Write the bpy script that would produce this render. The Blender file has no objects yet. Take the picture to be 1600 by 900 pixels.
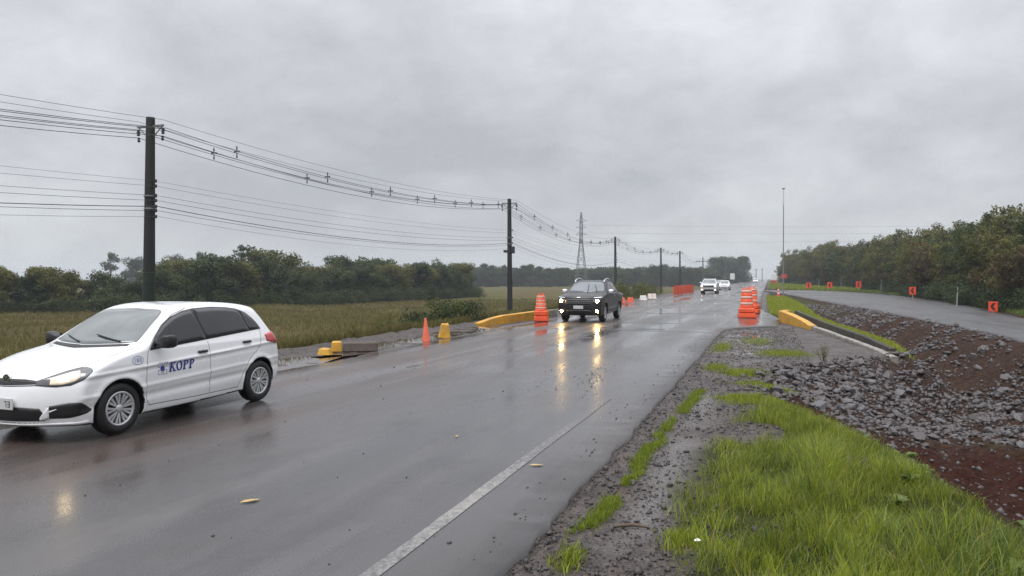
import bpy, math, random
import numpy as np
R = math.radians
SC = bpy.context.scene
COL = SC.collection
rng = np.random.default_rng(7)
random.seed(7)

# ------------------------------------------------------------------ camera, sky, sun, exposure
YAW = R(19.18)
cam = bpy.data.cameras.new('camera'); camo = bpy.data.objects.new('camera', cam); COL.objects.link(camo)
cam.sensor_width = 36; cam.lens = 25.9; cam.clip_start = .05; cam.clip_end = 6000
camo.location = (0, 0, 1.78); camo.rotation_euler = (R(90 - .75), 0, YAW)
SC.camera = camo
SUN_EL, SUN_AZ = R(62), R(200)
W = bpy.data.worlds.new('World'); SC.world = W; W.use_nodes = True
def world():
    nt = W.node_tree; N = nt.nodes; L = nt.links
    N.clear()
    out = N.new('ShaderNodeOutputWorld')
    sky = N.new('ShaderNodeTexSky'); sky.sky_type = 'NISHITA'; sky.sun_disc = False
    sky.sun_elevation = SUN_EL; sky.sun_rotation = SUN_AZ
    b1 = N.new('ShaderNodeBackground'); b1.inputs[1].default_value = .07; L.new(sky.outputs[0], b1.inputs[0])
    tc = N.new('ShaderNodeTexCoord'); sp = N.new('ShaderNodeSeparateXYZ'); L.new(tc.outputs['Generated'], sp.inputs[0])
    def m(op, a, b=None, clamp=False):
        n = N.new('ShaderNodeMath'); n.operation = op; n.use_clamp = clamp
        for i, v in enumerate((a, b)):
            if v is None: continue
            if isinstance(v, (int, float)): n.inputs[i].default_value = v
            else: L.new(v, n.inputs[i])
        return n.outputs[0]
    zz = m('ADD', m('MAXIMUM', sp.outputs[2], 0.0), .42)
    cb = N.new('ShaderNodeCombineXYZ')
    L.new(m('DIVIDE', sp.outputs[0], zz), cb.inputs[0]); L.new(m('DIVIDE', sp.outputs[1], zz), cb.inputs[1])
    def noise(scale, detail, rough, off):
        mp = N.new('ShaderNodeMapping'); mp.inputs['Location'].default_value = off
        L.new(cb.outputs[0], mp.inputs[0])
        n = N.new('ShaderNodeTexNoise'); n.inputs['Scale'].default_value = scale
        n.inputs['Detail'].default_value = detail; n.inputs['Roughness'].default_value = rough
        n.inputs['Distortion'].default_value = .25
        L.new(mp.outputs[0], n.inputs[0]); return n.outputs[0]
    n1 = noise(1.1, 5, .5, (3.1, 1.7, 0)); n2 = noise(2.9, 7, .55, (9.3, 4.2, 0))
    n3 = noise(6.5, 6, .6, (2.2, 7.7, 0))
    mix = m('ADD', m('ADD', m('MULTIPLY', n1, .46), m('MULTIPLY', n2, .38)), m('MULTIPLY', n3, .16))
    rp = N.new('ShaderNodeValToRGB'); L.new(mix, rp.inputs[0])
    e = rp.color_ramp.elements
    e[0].position = .39; e[0].color = (.370, .372, .405, 1)
    e[1].position = .61; e[1].color = (.590, .603, .625, 1)
    k = e.new(.5); k.color = (.470, .475, .502, 1)
    # overcast dome: brighter overhead (CIE overcast sky), pale at the horizon
    hor = m('POWER', m('SUBTRACT', 1.0, m('MAXIMUM', sp.outputs[2], 0.0), True), 9.0)
    hz = N.new('ShaderNodeMix'); hz.data_type = 'RGBA'
    L.new(m('MULTIPLY', hor, .5), hz.inputs[0]); L.new(rp.outputs[0], hz.inputs[6]); hz.inputs[7].default_value = (.520, .548, .562, 1)
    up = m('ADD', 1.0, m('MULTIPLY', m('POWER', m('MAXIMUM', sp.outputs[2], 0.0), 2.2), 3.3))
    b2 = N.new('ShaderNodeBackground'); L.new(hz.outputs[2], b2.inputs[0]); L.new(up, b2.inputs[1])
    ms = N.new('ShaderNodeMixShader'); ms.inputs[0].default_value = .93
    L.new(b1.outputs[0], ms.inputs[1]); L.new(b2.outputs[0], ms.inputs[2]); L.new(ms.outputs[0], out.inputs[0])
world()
sl = bpy.data.lights.new('sun', 'SUN'); sl.energy = 1.2; sl.angle = R(30); sl.color = (1, .97, .93)
so = bpy.data.objects.new('sun', sl); COL.objects.link(so); so.rotation_euler = (R(90) - SUN_EL, 0, R(180) - SUN_AZ)
so.location = (0, 0, 60)
vs = SC.view_settings; vs.view_transform = 'Standard'; vs.look = 'None'; vs.gamma = 1; vs.exposure = .32
vs.use_curve_mapping = False
SC.render.engine = 'CYCLES'
cy = SC.cycles; cy.use_denoising = True; cy.denoising_prefilter = 'NONE'; cy.max_bounces = 8; cy.transparent_max_bounces = 8; cy.volume_bounces = 0
cy.sample_clamp_indirect = 6; cy.caustics_reflective = False; cy.caustics_refractive = False

# ------------------------------------------------------------------ helpers
def link(o, parent=None):
    COL.objects.link(o)
    if parent is not None: o.parent = parent
    return o
def tag(o, label=None, cat=None, group=None, kind=None):
    if label: o['label'] = label
    if cat: o['category'] = cat
    if group: o['group'] = group
    if kind: o['kind'] = kind
    return o
def empty(name, loc=(0, 0, 0), rz=0, parent=None):
    o = bpy.data.objects.new(name, None); o.empty_display_size = .2
    o.location = loc; o.rotation_euler = (0, 0, rz); return link(o, parent)
def mesh_data(name, V, F, mats=(), smooth=False, midx=None, attrs=None):
    me = bpy.data.meshes.new(name)
    V = np.asarray(V, dtype=np.float32)
    if isinstance(F, np.ndarray):
        k = F.shape[1]; n = len(F)
        me.vertices.add(len(V)); me.vertices.foreach_set('co', V.ravel())
        me.loops.add(n * k); me.loops.foreach_set('vertex_index', F.astype(np.int32).ravel())
        me.polygons.add(n); me.polygons.foreach_set('loop_start', np.arange(0, n * k, k, dtype=np.int32))
        me.polygons.foreach_set('loop_total', np.full(n, k, dtype=np.int32))
        me.update(calc_edges=True)
    else:
        me.from_pydata(V.tolist(), [], F); me.update()
    for m in (mats if isinstance(mats, (list, tuple)) else [mats]): me.materials.append(m)
    if midx is not None: me.polygons.foreach_set('material_index', np.asarray(midx, dtype=np.int32))
    if smooth: me.polygons.foreach_set('use_smooth', np.ones(len(me.polygons), dtype=bool))
    for k, v in (attrs or {}).items():
        a = me.attributes.new(k, 'FLOAT', 'POINT'); a.data.foreach_set('value', np.asarray(v, dtype=np.float32))
    me.validate()
    return me
def obj(name, me, parent=None, loc=None, rz=None):
    o = bpy.data.objects.new(name, me)
    if loc is not None: o.location = loc
    if rz is not None: o.rotation_euler = (0, 0, rz)
    return link(o, parent)
class MB:
    """collects shapes and links them as one mesh object"""
    def __init__(s): s.v = []; s.f = []; s.n = 0; s.sm = []
    def add(s, V, F, smooth=False):
        s.v += [tuple(map(float, p)) for p in V]; s.f += [tuple(int(i) + s.n for i in f) for f in F]
        s.sm += [smooth] * len(F); s.n = len(s.v); return s
    def hexa(s, P): return s.add(P, [(0, 3, 2, 1), (4, 5, 6, 7), (0, 1, 5, 4), (1, 2, 6, 5), (2, 3, 7, 6), (3, 0, 4, 7)])
    def box(s, c, d, rz=0, top=(1, 1), bev=0):
        """bevelled box: centre, full dims, optional top scale"""
        x, y, z = (k / 2 for k in d)
        b = min(bev, x * .9, y * .9, z * .9)
        rings = []
        def ring(hx, hy, zz, bb):
            if bb <= 0: return [(-hx, -hy, zz), (hx, -hy, zz), (hx, hy, zz), (-hx, hy, zz)]
            return [(-hx + bb, -hy, zz), (hx - bb, -hy, zz), (hx, -hy + bb, zz), (hx, hy - bb, zz), (hx - bb, hy, zz), (-hx + bb, hy, zz), (-hx, hy - bb, zz), (-hx, -hy + bb, zz)]
        tx, ty = x * top[0], y * top[1]
        if b > 0:
            rings = [ring(x - b, y - b, -z, b * .6), ring(x, y, -z + b, b), ring(tx, ty, z - b, b), ring(tx - b, ty - b, z, b * .6)]
        else: rings = [ring(x, y, -z, 0), ring(tx, ty, z, 0)]
        n = len(rings[0]); V = [p for r in rings for p in r]; F = []
        for i in range(len(rings) - 1):
            for j in range(n):
                F.append((i * n + j, i * n + (j + 1) % n, (i + 1) * n + (j + 1) % n, (i + 1) * n + j))
        F.append(tuple(range(n - 1, -1, -1))); F.append(tuple(range((len(rings) - 1) * n, len(rings) * n)))
        ca, sa = math.cos(rz), math.sin(rz)
        V = [(c[0] + p[0] * ca - p[1] * sa, c[1] + p[0] * sa + p[1] * ca, c[2] + p[2]) for p in V]
        return s.add(V, F)
    def tube(s, P, r, n=8, cap=True, smooth=True):
        P = np.asarray(P, float); m = len(P)
        r = np.full(m, r) if np.isscalar(r) else np.asarray(r, float)
        T = np.gradient(P, axis=0); T /= np.linalg.norm(T, axis=1)[:, None] + 1e-9
        ref = np.array([0, 0, 1.]) if abs(T[0][2]) < .9 else np.array([1., 0, 0])
        V = []
        for i in range(m):
            a = np.cross(T[i], ref); a /= np.linalg.norm(a) + 1e-9; b = np.cross(a, T[i])
            for k in range(n):
                th = 2 * math.pi * k / n; V.append(P[i] + r[i] * (math.cos(th) * a + math.sin(th) * b))
        F = [(i * n + k, i * n + (k + 1) % n, (i + 1) * n + (k + 1) % n, (i + 1) * n + k) for i in range(m - 1) for k in range(n)]
        s.add(V, F, smooth)
        if cap: s.add(V[:n], [tuple(range(n - 1, -1, -1))]); s.add(V[-n:], [tuple(range(n))])
        return s
    def lathe(s, prof, c=(0, 0, 0), axis='z', n=24, smooth=True, a0=0, a1=2 * math.pi):
        """profile of (r, h) turned about an axis through c"""
        full = abs(a1 - a0 - 2 * math.pi) < 1e-6; K = n if full else n + 1; V = []
        for r, h in prof:
            for k in range(K):
                th = a0 + (a1 - a0) * k / n; p = (r * math.cos(th), r * math.sin(th), h)
                if axis == 'x': p = (p[2], p[0], p[1])
                V.append((c[0] + p[0], c[1] + p[1], c[2] + p[2]))
        F = []
        for i in range(len(prof) - 1):
            for k in range(n):
                F.append((i * K + k, i * K + (k + 1) % K, (i + 1) * K + (k + 1) % K, (i + 1) * K + k))
        return s.add(V, F, smooth)
    def data(s, name, mat):
        me = bpy.data.meshes.new(name); me.from_pydata(s.v, [], s.f); me.update()
        me.polygons.foreach_set('use_smooth', s.sm)
        for m in (mat if isinstance(mat, (list, tuple)) else [mat]): me.materials.append(m)
        return me
    def build(s, name, mat, parent=None, loc=None, rz=None): return obj(name, s.data(name, mat), parent, loc, rz)
KIDS = {}
def copy_tree(o, parent=None):
    c = o.copy(); COL.objects.link(c); c.parent = parent
    for ch in list(o.children): copy_tree(ch, c)
    return c
def sm(a, b, x):
    t = np.clip((np.asarray(x, float) - a) / (np.asarray(b, float) - a), 0, 1); return t * t * (3 - 2 * t)
_LAT = np.random.default_rng(3).random((256, 256))
def vnoise(x, y):
    x = np.asarray(x, float); y = np.asarray(y, float)
    xi = np.floor(x).astype(int); yi = np.floor(y).astype(int); fx = x - xi; fy = y - yi
    fx = fx * fx * (3 - 2 * fx); fy = fy * fy * (3 - 2 * fy)
    g = lambda a, b: _LAT[a % 256, b % 256]
    return (g(xi, yi) * (1 - fx) + g(xi + 1, yi) * fx) * (1 - fy) + (g(xi, yi + 1) * (1 - fx) + g(xi + 1, yi + 1) * fx) * fy
def fbm(x, y, o=4):
    s = 0; a = .5; t = 0
    for i in range(o): s = s + a * vnoise(x * 2 ** i + 17.3 * i, y * 2 ** i + 5.1 * i); t += a; a *= .5
    return s / t

# ------------------------------------------------------------------ materials
class NG:
    def __init__(s, name):
        s.m = bpy.data.materials.new(name); s.m.use_nodes = True; s.nt = s.m.node_tree; s.N = s.nt.nodes; s.L = s.nt.links
        s.b = s.N['Principled BSDF']; s.out = s.N['Material Output']; s.tc = None
    def coord(s, kind='Object'):
        if s.tc is None: s.tc = s.N.new('ShaderNodeTexCoord')
        return s.tc.outputs[kind]
    def mapped(s, scale=(1, 1, 1), loc=(0, 0, 0), kind='Object'):
        n = s.N.new('ShaderNodeMapping'); n.inputs['Scale'].default_value = scale; n.inputs['Location'].default_value = loc
        s.L.new(s.coord(kind), n.inputs[0]); return n.outputs[0]
    def noise(s, scale, detail=4, rough=.55, vec=None, dist=0):
        n = s.N.new('ShaderNodeTexNoise'); n.inputs['Scale'].default_value = scale; n.inputs['Detail'].default_value = detail
        n.inputs['Roughness'].default_value = rough; n.inputs['Distortion'].default_value = dist
        s.L.new(vec if vec is not None else s.coord(), n.inputs[0]); return n.outputs[0]
    def voro(s, scale, vec=None, feature='F1', out='Distance'):
        n = s.N.new('ShaderNodeTexVoronoi'); n.inputs['Scale'].default_value = scale; n.feature = feature
        s.L.new(vec if vec is not None else s.coord(), n.inputs[0]); return n.outputs[out]
    def attr(s, name):
        n = s.N.new('ShaderNodeAttribute'); n.attribute_name = name; return n.outputs['Fac']
    def ramp(s, x, a, b, lo=0., hi=1.):
        n = s.N.new('ShaderNodeMapRange'); n.clamp = True
        for i, v in enumerate((a, b, lo, hi)): n.inputs[i + 1].default_value = v
        s.L.new(x, n.inputs[0]); return n.outputs[0]
    def math(s, op, a, b=None):
        n = s.N.new('ShaderNodeMath'); n.operation = op
        for i, v in enumerate((a, b)):
            if v is None: continue
            if isinstance(v, (int, float)): n.inputs[i].default_value = v
            else: s.L.new(v, n.inputs[i])
        return n.outputs[0]
    def mix(s, f, a, b):
        n = s.N.new('ShaderNodeMix'); n.data_type = 'RGBA'
        for i, v in ((0, f), (6, a), (7, b)):
            if isinstance(v, (int, float)): n.inputs[i].default_value = v
            elif isinstance(v, tuple): n.inputs[i].default_value = (*v, 1) if len(v) == 3 else v
            else: s.L.new(v, n.inputs[i])
        return n.outputs[2]
    def set(s, **k):
        names = dict(col='Base Color', rough='Roughness', metal='Metallic', spec='Specular IOR Level', ior='IOR', coat='Coat Weight', crough='Coat Roughness', emit='Emission Color', estr='Emission Strength', alpha='Alpha')
        for a, v in k.items():
            i = s.b.inputs[names[a]]
            if isinstance(v, (int, float)): i.default_value = v
            elif isinstance(v, tuple): i.default_value = (*v, 1) if len(v) == 3 else v
            else: s.L.new(v, i)
        return s
    def bump(s, h, strength=.3, dist=.02, normal=None):
        n = s.N.new('ShaderNodeBump'); n.inputs['Strength'].default_value = strength; n.inputs['Distance'].default_value = dist
        s.L.new(h, n.inputs['Height'])
        if normal is not None: s.L.new(normal, n.inputs['Normal'])
        s.L.new(n.outputs[0], s.b.inputs['Normal']); return n.outputs[0]
def pmat(name, col, rough=.55, metal=0., var=.18, scale=6, bump=0., coat=0., dirt=None, spec=.5, crough=.05):
    g = NG(name); n = g.noise(scale, 5, .6)
    lo = tuple(c * (1 - var) for c in col); hi = tuple(min(1, c * (1 + var)) for c in col)
    c = g.mix(g.ramp(n, .3, .7), lo, hi)
    if dirt:
        d = g.ramp(g.noise(scale * .6, 6, .65, g.mapped(loc=(3, 7, 1))), .45, .7, 0, dirt[1]); c = g.mix(d, c, dirt[0])
    g.set(col=c, rough=g.ramp(n, .2, .8, max(.02, rough - .08), min(1, rough + .08)), metal=metal, coat=coat, spec=spec, crough=crough)
    if bump: g.bump(g.noise(scale * 6, 4), bump, .01)
    return g.m
def emat(name, col, strength):
    g = NG(name); g.set(col=(.45, .45, .45), emit=col, estr=strength, rough=.2); return g.m
def asphalt(name, lo, hi, wet=(.10, .34), stretch=.05, stones=1.0):
    g = NG(name)
    fine = g.noise(70, 3, .7); str_ = g.noise(1.1, 5, .6, g.mapped((1, stretch, 1)))
    pat = g.noise(.35, 5, .6, g.mapped((1, .35, 1), (5, 2, 0)), .6)
    agg = g.voro(85)
    c = g.mix(g.ramp(fine, .25, .75), lo, hi)
    c = g.mix(g.ramp(str_, .40, .66, 0, .6), c, tuple(k * 1.6 for k in hi))
    c = g.mix(g.ramp(g.noise(.9, 6, .7, g.mapped((1, .5, 1), (7, 3, 0))), .50, .70, 0, .55), c, tuple(k * .8 for k in lo))
    brown = g.ramp(g.noise(.5, 5, .65, g.mapped((1, .16, 1), (1, 8, 0))), .46, .68, 0, .35)
    c = g.mix(brown, c, (hi[0] * 1.45, hi[1] * 1.15, hi[2] * .95))
    if name != 'wet_gravel_asphalt':            # mud carried onto the far lane
        sx = g.N.new('ShaderNodeSeparateXYZ'); g.L.new(g.coord(), sx.inputs[0])
        lane = g.math('MULTIPLY', g.ramp(sx.outputs[0], -4.6, -6.4), g.ramp(g.noise(.8, 6, .65, g.mapped((1, .22, 1), (2, 5, 0))), .36, .62, .15, .9))
        c = g.mix(lane, c, (.070, .046, .036))
    r = g.math('ADD', g.ramp(g.math('ADD', g.math('MULTIPLY', str_, .5), g.math('MULTIPLY', pat, .5)), .40, .60, wet[0], wet[1]), g.ramp(fine, .3, .75, -.05, .14))
    if name == 'wet_asphalt':                   # smoother, wetter wheel tracks
        sx2 = g.N.new('ShaderNodeSeparateXYZ'); g.L.new(g.coord(), sx2.inputs[0])
        wob = g.math('ADD', sx2.outputs[0], g.math('MULTIPLY', g.noise(.25, 3, .5, g.mapped((1, .3, 1))), .9))
        trk = g.ramp(g.math('COSINE', g.math('MULTIPLY', wob, 3.9)), -.6, .9)
        r = g.math('ADD', g.math('SUBTRACT', r, g.math('MULTIPLY', trk, .11)), .045)
        c = g.mix(g.math('MULTIPLY', trk, .35), c, lo)
    g.set(col=c, rough=r, ior=1.42, spec=.5)
    h = g.math('ADD', g.math('MULTIPLY', agg, .35 * stones), g.math('MULTIPLY', fine, .35 * stones))
    b1 = g.bump(h, .10, .006)
    g.bump(g.noise(2.2, 3, .5, g.mapped((1, .3, 1))), .10, .02, b1)
    return g.m
def leafmat(name, lo, hi, trans=.28, rough=.55):
    g = NG(name); t = g.attr('tint'); inf = g.N.new('ShaderNodeObjectInfo')
    c = g.mix(t, lo, hi)
    c = g.mix(g.ramp(inf.outputs['Random'], 0, 1, 0, .35), c, (hi[0] * 1.15, hi[1] * .95, hi[2] * .75))
    g.set(col=c, rough=rough, spec=.3)
    tr = g.N.new('ShaderNodeBsdfTranslucent'); g.L.new(c, tr.inputs[0])
    ms = g.N.new('ShaderNodeMixShader'); ms.inputs[0].default_value = trans
    g.L.new(g.b.outputs[0], ms.inputs[1]); g.L.new(tr.outputs[0], ms.inputs[2]); g.L.new(ms.outputs[0], g.out.inputs[0])
    return g.m
def ground_mat():
    g = NG('ground_soil')
    n1 = g.noise(1.3, 6, .6); n2 = g.noise(9, 5, .65); n3 = g.noise(55, 3, .7)
    v = g.voro(38); v2 = g.voro(14, g.mapped((1, 1, 1), (4, 4, 0)))
    c = g.mix(g.ramp(n2, .3, .7), (.030, .036, .014), (.065, .072, .026))                     # grassed earth
    rough = .8
    fieldrow = g.noise(1.0, 6, .65, g.mapped((.35, 1.2, 1)))
    fc = g.mix(g.ramp(fieldrow, .35, .65), (.060, .056, .020), (.125, .112, .036))
    far = g.noise(.03, 4, .6, g.mapped((1, 2.2, 1)))
    c_pt = g.ramp(g.noise(.16, 5, .65, g.mapped((1, 1.6, 1), (3, 1, 0))), .42, .58)
    fc = g.mix(c_pt, fc, (.075, .092, .022))
    fc = g.mix(g.ramp(far, .4, .6, 0, .8), fc, (.105, .066, .036))
    c = g.mix(g.attr('field'), c, fc)
    mudc = g.mix(g.ramp(n2, .34, .62), (.022, .017, .015), (.110, .088, .078))
    mudc = g.mix(g.ramp(v, .10, .24, .75, 0), mudc, (.19, .172, .160))
    mudc = g.mix(g.ramp(g.noise(28, 4, .7), .5, .64, 0, .85), mudc, (.018, .014, .013))
    mudc = g.mix(g.ramp(n1, .5, .68, 0, .6), mudc, (.085, .052, .040))
    c = g.mix(g.attr('mud'), c, mudc)
    pale = g.mix(g.ramp(n3, .3, .7), (.10, .092, .088), (.20, .185, .178))
    pale = g.mix(g.ramp(v2, .1, .35, .4, 0), pale, (.06, .052, .05))
    c = g.mix(g.attr('pale'), c, pale)
    red = g.mix(g.ramp(n2, .3, .72), (.017, .007, .005), (.064, .024, .016))
    red = g.mix(g.ramp(v, .04, .10, .4, 0), red, (.12, .085, .07))
    c = g.mix(g.attr('red'), c, red)
    br = g.mix(g.ramp(n2, .3, .7), (.024, .014, .010), (.080, .048, .035))
    c = g.mix(g.attr('brown'), c, br)
    wet = g.math('MAXIMUM', g.attr('mud'), g.attr('pale'))
    r = g.math('SUBTRACT', .85, g.math('MULTIPLY', wet, g.ramp(n1, .35, .65, .28, .52)))
    g.set(col=c, rough=r, spec=g.math('ADD', .06, g.math('MULTIPLY', wet, .36)))
    b = g.bump(g.math('ADD', g.math('MULTIPLY', n3, .5), v), .8, .03)
    g.bump(n2, .8, .08, b)
    return g.m
M = {}
M['ground'] = ground_mat()
M['asphalt'] = asphalt('wet_asphalt', (.040, .039, .040), (.082, .080, .081), (.05, .40))
M['asphalt_patch'] = asphalt('wet_asphalt_patch', (.020, .020, .021), (.038, .038, .040), (.16, .4))
M['asphalt_bypass'] = asphalt('wet_gravel_asphalt', (.030, .030, .032), (.070, .069, .071), (.30, .5), .12, 2.0)
M['tyre'] = pmat('tyre_rubber', (.006, .006, .0065), .6, var=.3)
M['black_plastic'] = pmat('black_plastic', (.010, .010, .011), .38)
M['white_paint'] = pmat('white_car_paint', (.80, .81, .82), .28, var=.015, scale=2, coat=.9, dirt=((.50, .46, .42), .12))
M['dark_paint'] = pmat('dark_blue_grey_car_paint', (.003, .0035, .006), .42, var=.1, coat=.35)
M['silver_paint'] = pmat('silver_car_paint', (.62, .63, .65), .3, metal=.35, var=.05, coat=.8)
M['beige_paint'] = pmat('beige_car_paint', (.48, .45, .38), .3, var=.05, coat=.8)
M['side_glass'] = pmat('tinted_side_glass', (.010, .011, .014), .04, var=.2, coat=.3)
M['windscreen'] = pmat('misted_windscreen', (.085, .105, .102), .05, var=.35, scale=2.2, coat=1.)
M['windscreen_dark'] = pmat('windscreen_glass', (.085, .105, .115), .06, var=.25, scale=2, coat=.8)
M['chrome'] = pmat('chrome', (.75, .76, .78), .12, metal=1., var=.03)
M['rim'] = pmat('silver_wheel_trim', (.52, .53, .54), .32, metal=.6, var=.06)
M['lamp_housing'] = pmat('lamp_housing', (.10, .10, .105), .12, metal=.4, var=.3, coat=1.)
M['lamp_reflector'] = emat('lit_headlamp_dipped', (1, .74, .40), .42)
M['lamp_core'] = emat('lit_headlamp_bulb', (1, .74, .38), 22)
M['lamp_bright'] = emat('lit_headlamp', (1, .62, .20), 150)
M['lamp_far'] = emat('lit_headlamp_far', (1, .9, .7), 8)
M['red_lens'] = pmat('red_lens', (.42, .012, .016), .12, coat=1.)
M['plate'] = pmat('number_plate', (.55, .56, .56), .4, var=.06)
M['ink'] = pmat('plate_ink', (.02, .02, .022), .5)
M['blue'] = pmat('blue_lettering', (.018, .026, .24), .4, var=.05)
M['paleblue'] = pmat('pale_blue_print', (.20, .23, .42), .4, var=.08)
M['seam'] = pmat('panel_gap', (.05, .05, .052), .7)
M['concrete'] = pmat('weathered_concrete', (.26, .245, .225), .75, var=.3, scale=5, bump=.3, dirt=((.09, .075, .06), .8))
M['mossy'] = pmat('mossy_concrete', (.050, .046, .034), .85, var=.5, scale=4, bump=.4)
M['yellow'] = pmat('yellow_road_paint', (.62, .33, .025), .5, var=.15, scale=4, bump=.15, dirt=((.20, .13, .06), .6))
M['muddy'] = pmat('muddy_concrete', (.105, .082, .070), .8, var=.35, scale=6, bump=.4)
M['orange'] = pmat('orange_plastic', (.78, .085, .018), .42, var=.1, scale=3, dirt=((.35, .07, .03), .35))
M['orange_dull'] = pmat('faded_orange_plastic', (.72, .13, .06), .5, var=.12)
M['band'] = pmat('pale_reflective_band', (.78, .52, .43), .4, var=.12, scale=8)
M['white_band'] = pmat('white_reflective_band', (.75, .73, .70), .4, var=.08)
M['red_sign'] = pmat('red_sign', (.62, .035, .03), .45, var=.08)
M['white_sign'] = pmat('white_sign', (.72, .72, .71), .5, var=.06)
M['orange_sign'] = pmat('orange_red_sign', (.80, .075, .022), .4, var=.08)
M['black_sign'] = pmat('black_sign', (.008, .008, .008), .5)
M['pole_dark'] = pmat('tarred_pole', (.012, .012, .0115), .75, var=.4, scale=5, bump=.3)
M['pole_green'] = pmat('green_mossed_pole', (.006, .017, .011), .7, var=.45, scale=5, bump=.3)
M['pole_conc'] = pmat('grey_concrete_pole', (.085, .085, .082), .75, var=.3)
M['wire'] = pmat('cable', (.045, .046, .05), .5)
M['insul'] = pmat('insulator', (.022, .022, .024), .45)
M['steel'] = pmat('galvanised_steel', (.16, .165, .17), .5, metal=.4, var=.15)
M['mast'] = pmat('grey_mast_paint', (.20, .21, .21), .5, var=.1)
M['post_white'] = pmat('white_post', (.36, .36, .345), .6, var=.15)
M['rock'] = pmat('basalt_rock', (.066, .059, .060), .42, var=.55, scale=5, bump=.5, dirt=((.070, .040, .030), .6))
M['rock_pale'] = pmat('pale_rock', (.095, .089, .091), .4, var=.45, scale=5, bump=.5)
M['stone'] = pmat('loose_stone', (.045, .040, .038), .5, var=.6, scale=30)
M['soil'] = pmat('dark_soil', (.045, .028, .020), .85, var=.5, scale=12, bump=.6)
M['bark'] = pmat('bark', (.045, .038, .030), .85, var=.4, scale=8, bump=.4)
M['bark_pale'] = pmat('grey_bark', (.10, .09, .075), .85, var=.4, scale=8, bump=.4)
M['leaf_dark'] = leafmat('dark_foliage', (.011, .021, .006), (.060, .088, .020))
M['leaf_mid'] = leafmat('mid_foliage', (.017, .030, .007), (.092, .124, .026))
M['leaf_olive'] = leafmat('olive_foliage', (.028, .034, .008), (.175, .180, .036))
M['leaf_brown'] = leafmat('brownish_foliage', (.038, .031, .011), (.145, .112, .036))
M['grass'] = leafmat('grass_blades', (.058, .100, .010), (.335, .410, .045), .4, .5)
M['grass_dark'] = leafmat('dark_grass_blades', (.040, .075, .014), (.180, .245, .065), .35, .5)
M['straw'] = leafmat('straw', (.16, .13, .06), (.36, .30, .16), .3, .7)
M['crop'] = leafmat('crop_stalks', (.058, .056, .017), (.172, .158, .050), .3, .7)
M['twig'] = pmat('dead_twig', (.10, .07, .05), .8)
M['dry_leaf'] = pmat('dry_leaf', (.42, .30, .12), .6, var=.2, scale=30)
M['litter'] = pmat('white_litter', (.7, .7, .68), .6)
def water_mat():
    g = NG('puddle_water'); g.set(col=(.075, .060, .050), rough=.03, ior=1.33, spec=.5)
    g.bump(g.noise(6, 2), .03, .01); return g.m
M['water'] = water_mat()
def line_mat():
    g = asphalt('worn_road_paint', (.045, .045, .047), (.085, .084, .086))
    ng = g.node_tree; b = ng.nodes['Principled BSDF']; L = ng.links; N = ng.nodes
    tc = N.new('ShaderNodeTexCoord')
    a = N.new('ShaderNodeTexNoise'); a.inputs['Scale'].default_value = 16; a.inputs['Detail'].default_value = 8; a.inputs['Roughness'].default_value = .75
    c = N.new('ShaderNodeTexNoise'); c.inputs['Scale'].default_value = .45; c.inputs['Detail'].default_value = 3
    L.new(tc.outputs['Object'], a.inputs[0]); L.new(tc.outputs['Object'], c.inputs[0])
    ad = N.new('ShaderNodeMath'); ad.operation = 'ADD'; L.new(a.outputs[0], ad.inputs[0])
    mu = N.new('ShaderNodeMath'); mu.operation = 'MULTIPLY'; mu.inputs[1].default_value = .55; L.new(c.outputs[0], mu.inputs[0]); L.new(mu.outputs[0], ad.inputs[1])
    sx = N.new('ShaderNodeSeparateXYZ'); L.new(tc.outputs['Object'], sx.inputs[0])
    wy = N.new('ShaderNodeMapRange'); wy.inputs[1].default_value = 6.0; wy.inputs[2].default_value = 10.6; wy.inputs[4].default_value = .26; L.new(sx.outputs[1], wy.inputs[0])
    sb = N.new('ShaderNodeMath'); sb.operation = 'SUBTRACT'; L.new(ad.outputs[0], sb.inputs[0]); L.new(wy.outputs[0], sb.inputs[1]); ad = sb
    mr = N.new('ShaderNodeMapRange'); mr.inputs[1].default_value = .68; mr.inputs[2].default_value = .90; mr.inputs[4].default_value = .8; L.new(ad.outputs[0], mr.inputs[0])
    mx = N.new('ShaderNodeMix'); mx.data_type = 'RGBA'
    src = b.inputs['Base Color'].links[0].from_socket
    L.new(mr.outputs[0], mx.inputs[0]); L.new(src, mx.inputs[6]); mx.inputs[7].default_value = (.31, .295, .27, 1)
    L.new(mx.outputs[2], b.inputs['Base Color'])
    return g
M['line'] = line_mat()
for k_ in ('lamp_far', 'lamp_reflector'): M[k_].cycles.emission_sampling = 'NONE'

# ------------------------------------------------------------------ terrain
ip = np.interp
def road_r(s):   # right edge of the main carriageway
    return ip(s, [-20, 12, 26.4, 27.6, 28.6, 29.3, 33.5, 36, 44, 70, 1500], [-1.58, -1.5, -1.5, -1.15, -.2, .35, .5, .35, -.35, -.6, -.6]) + .05 * (fbm(s * 1.3, s * 0 + 3.3) - .5) * 2 + .035 * (fbm(s * 6.3, s * 0 + 9.3) - .5) * 2 * (s < 60)
def road_l(s):
    return ip(s, [-20, 9, 13, 18, 25, 34, 1500], [-8.9, -8.9, -8.9, -8.95, -9.2, -9.3, -8.9]) + .28 * (fbm(s * .7, s * 0 + 8.1) - .5) * 2
def bank_e(s): return ip(s, [-20, 5, 6.6, 7.4, 8.6, 10.4, 11.8, 14, 16, 18, 20, 24, 27, 31, 36, 44, 60, 80, 2000], [1.75, 1.60, 1.42, 1.25, .95, .42, -.25, -.35, .3, 1.5, 2.9, 3.0, 2.75, 2.3, 2.0, 2.2, 2.2, 1.8, 1.5])
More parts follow.
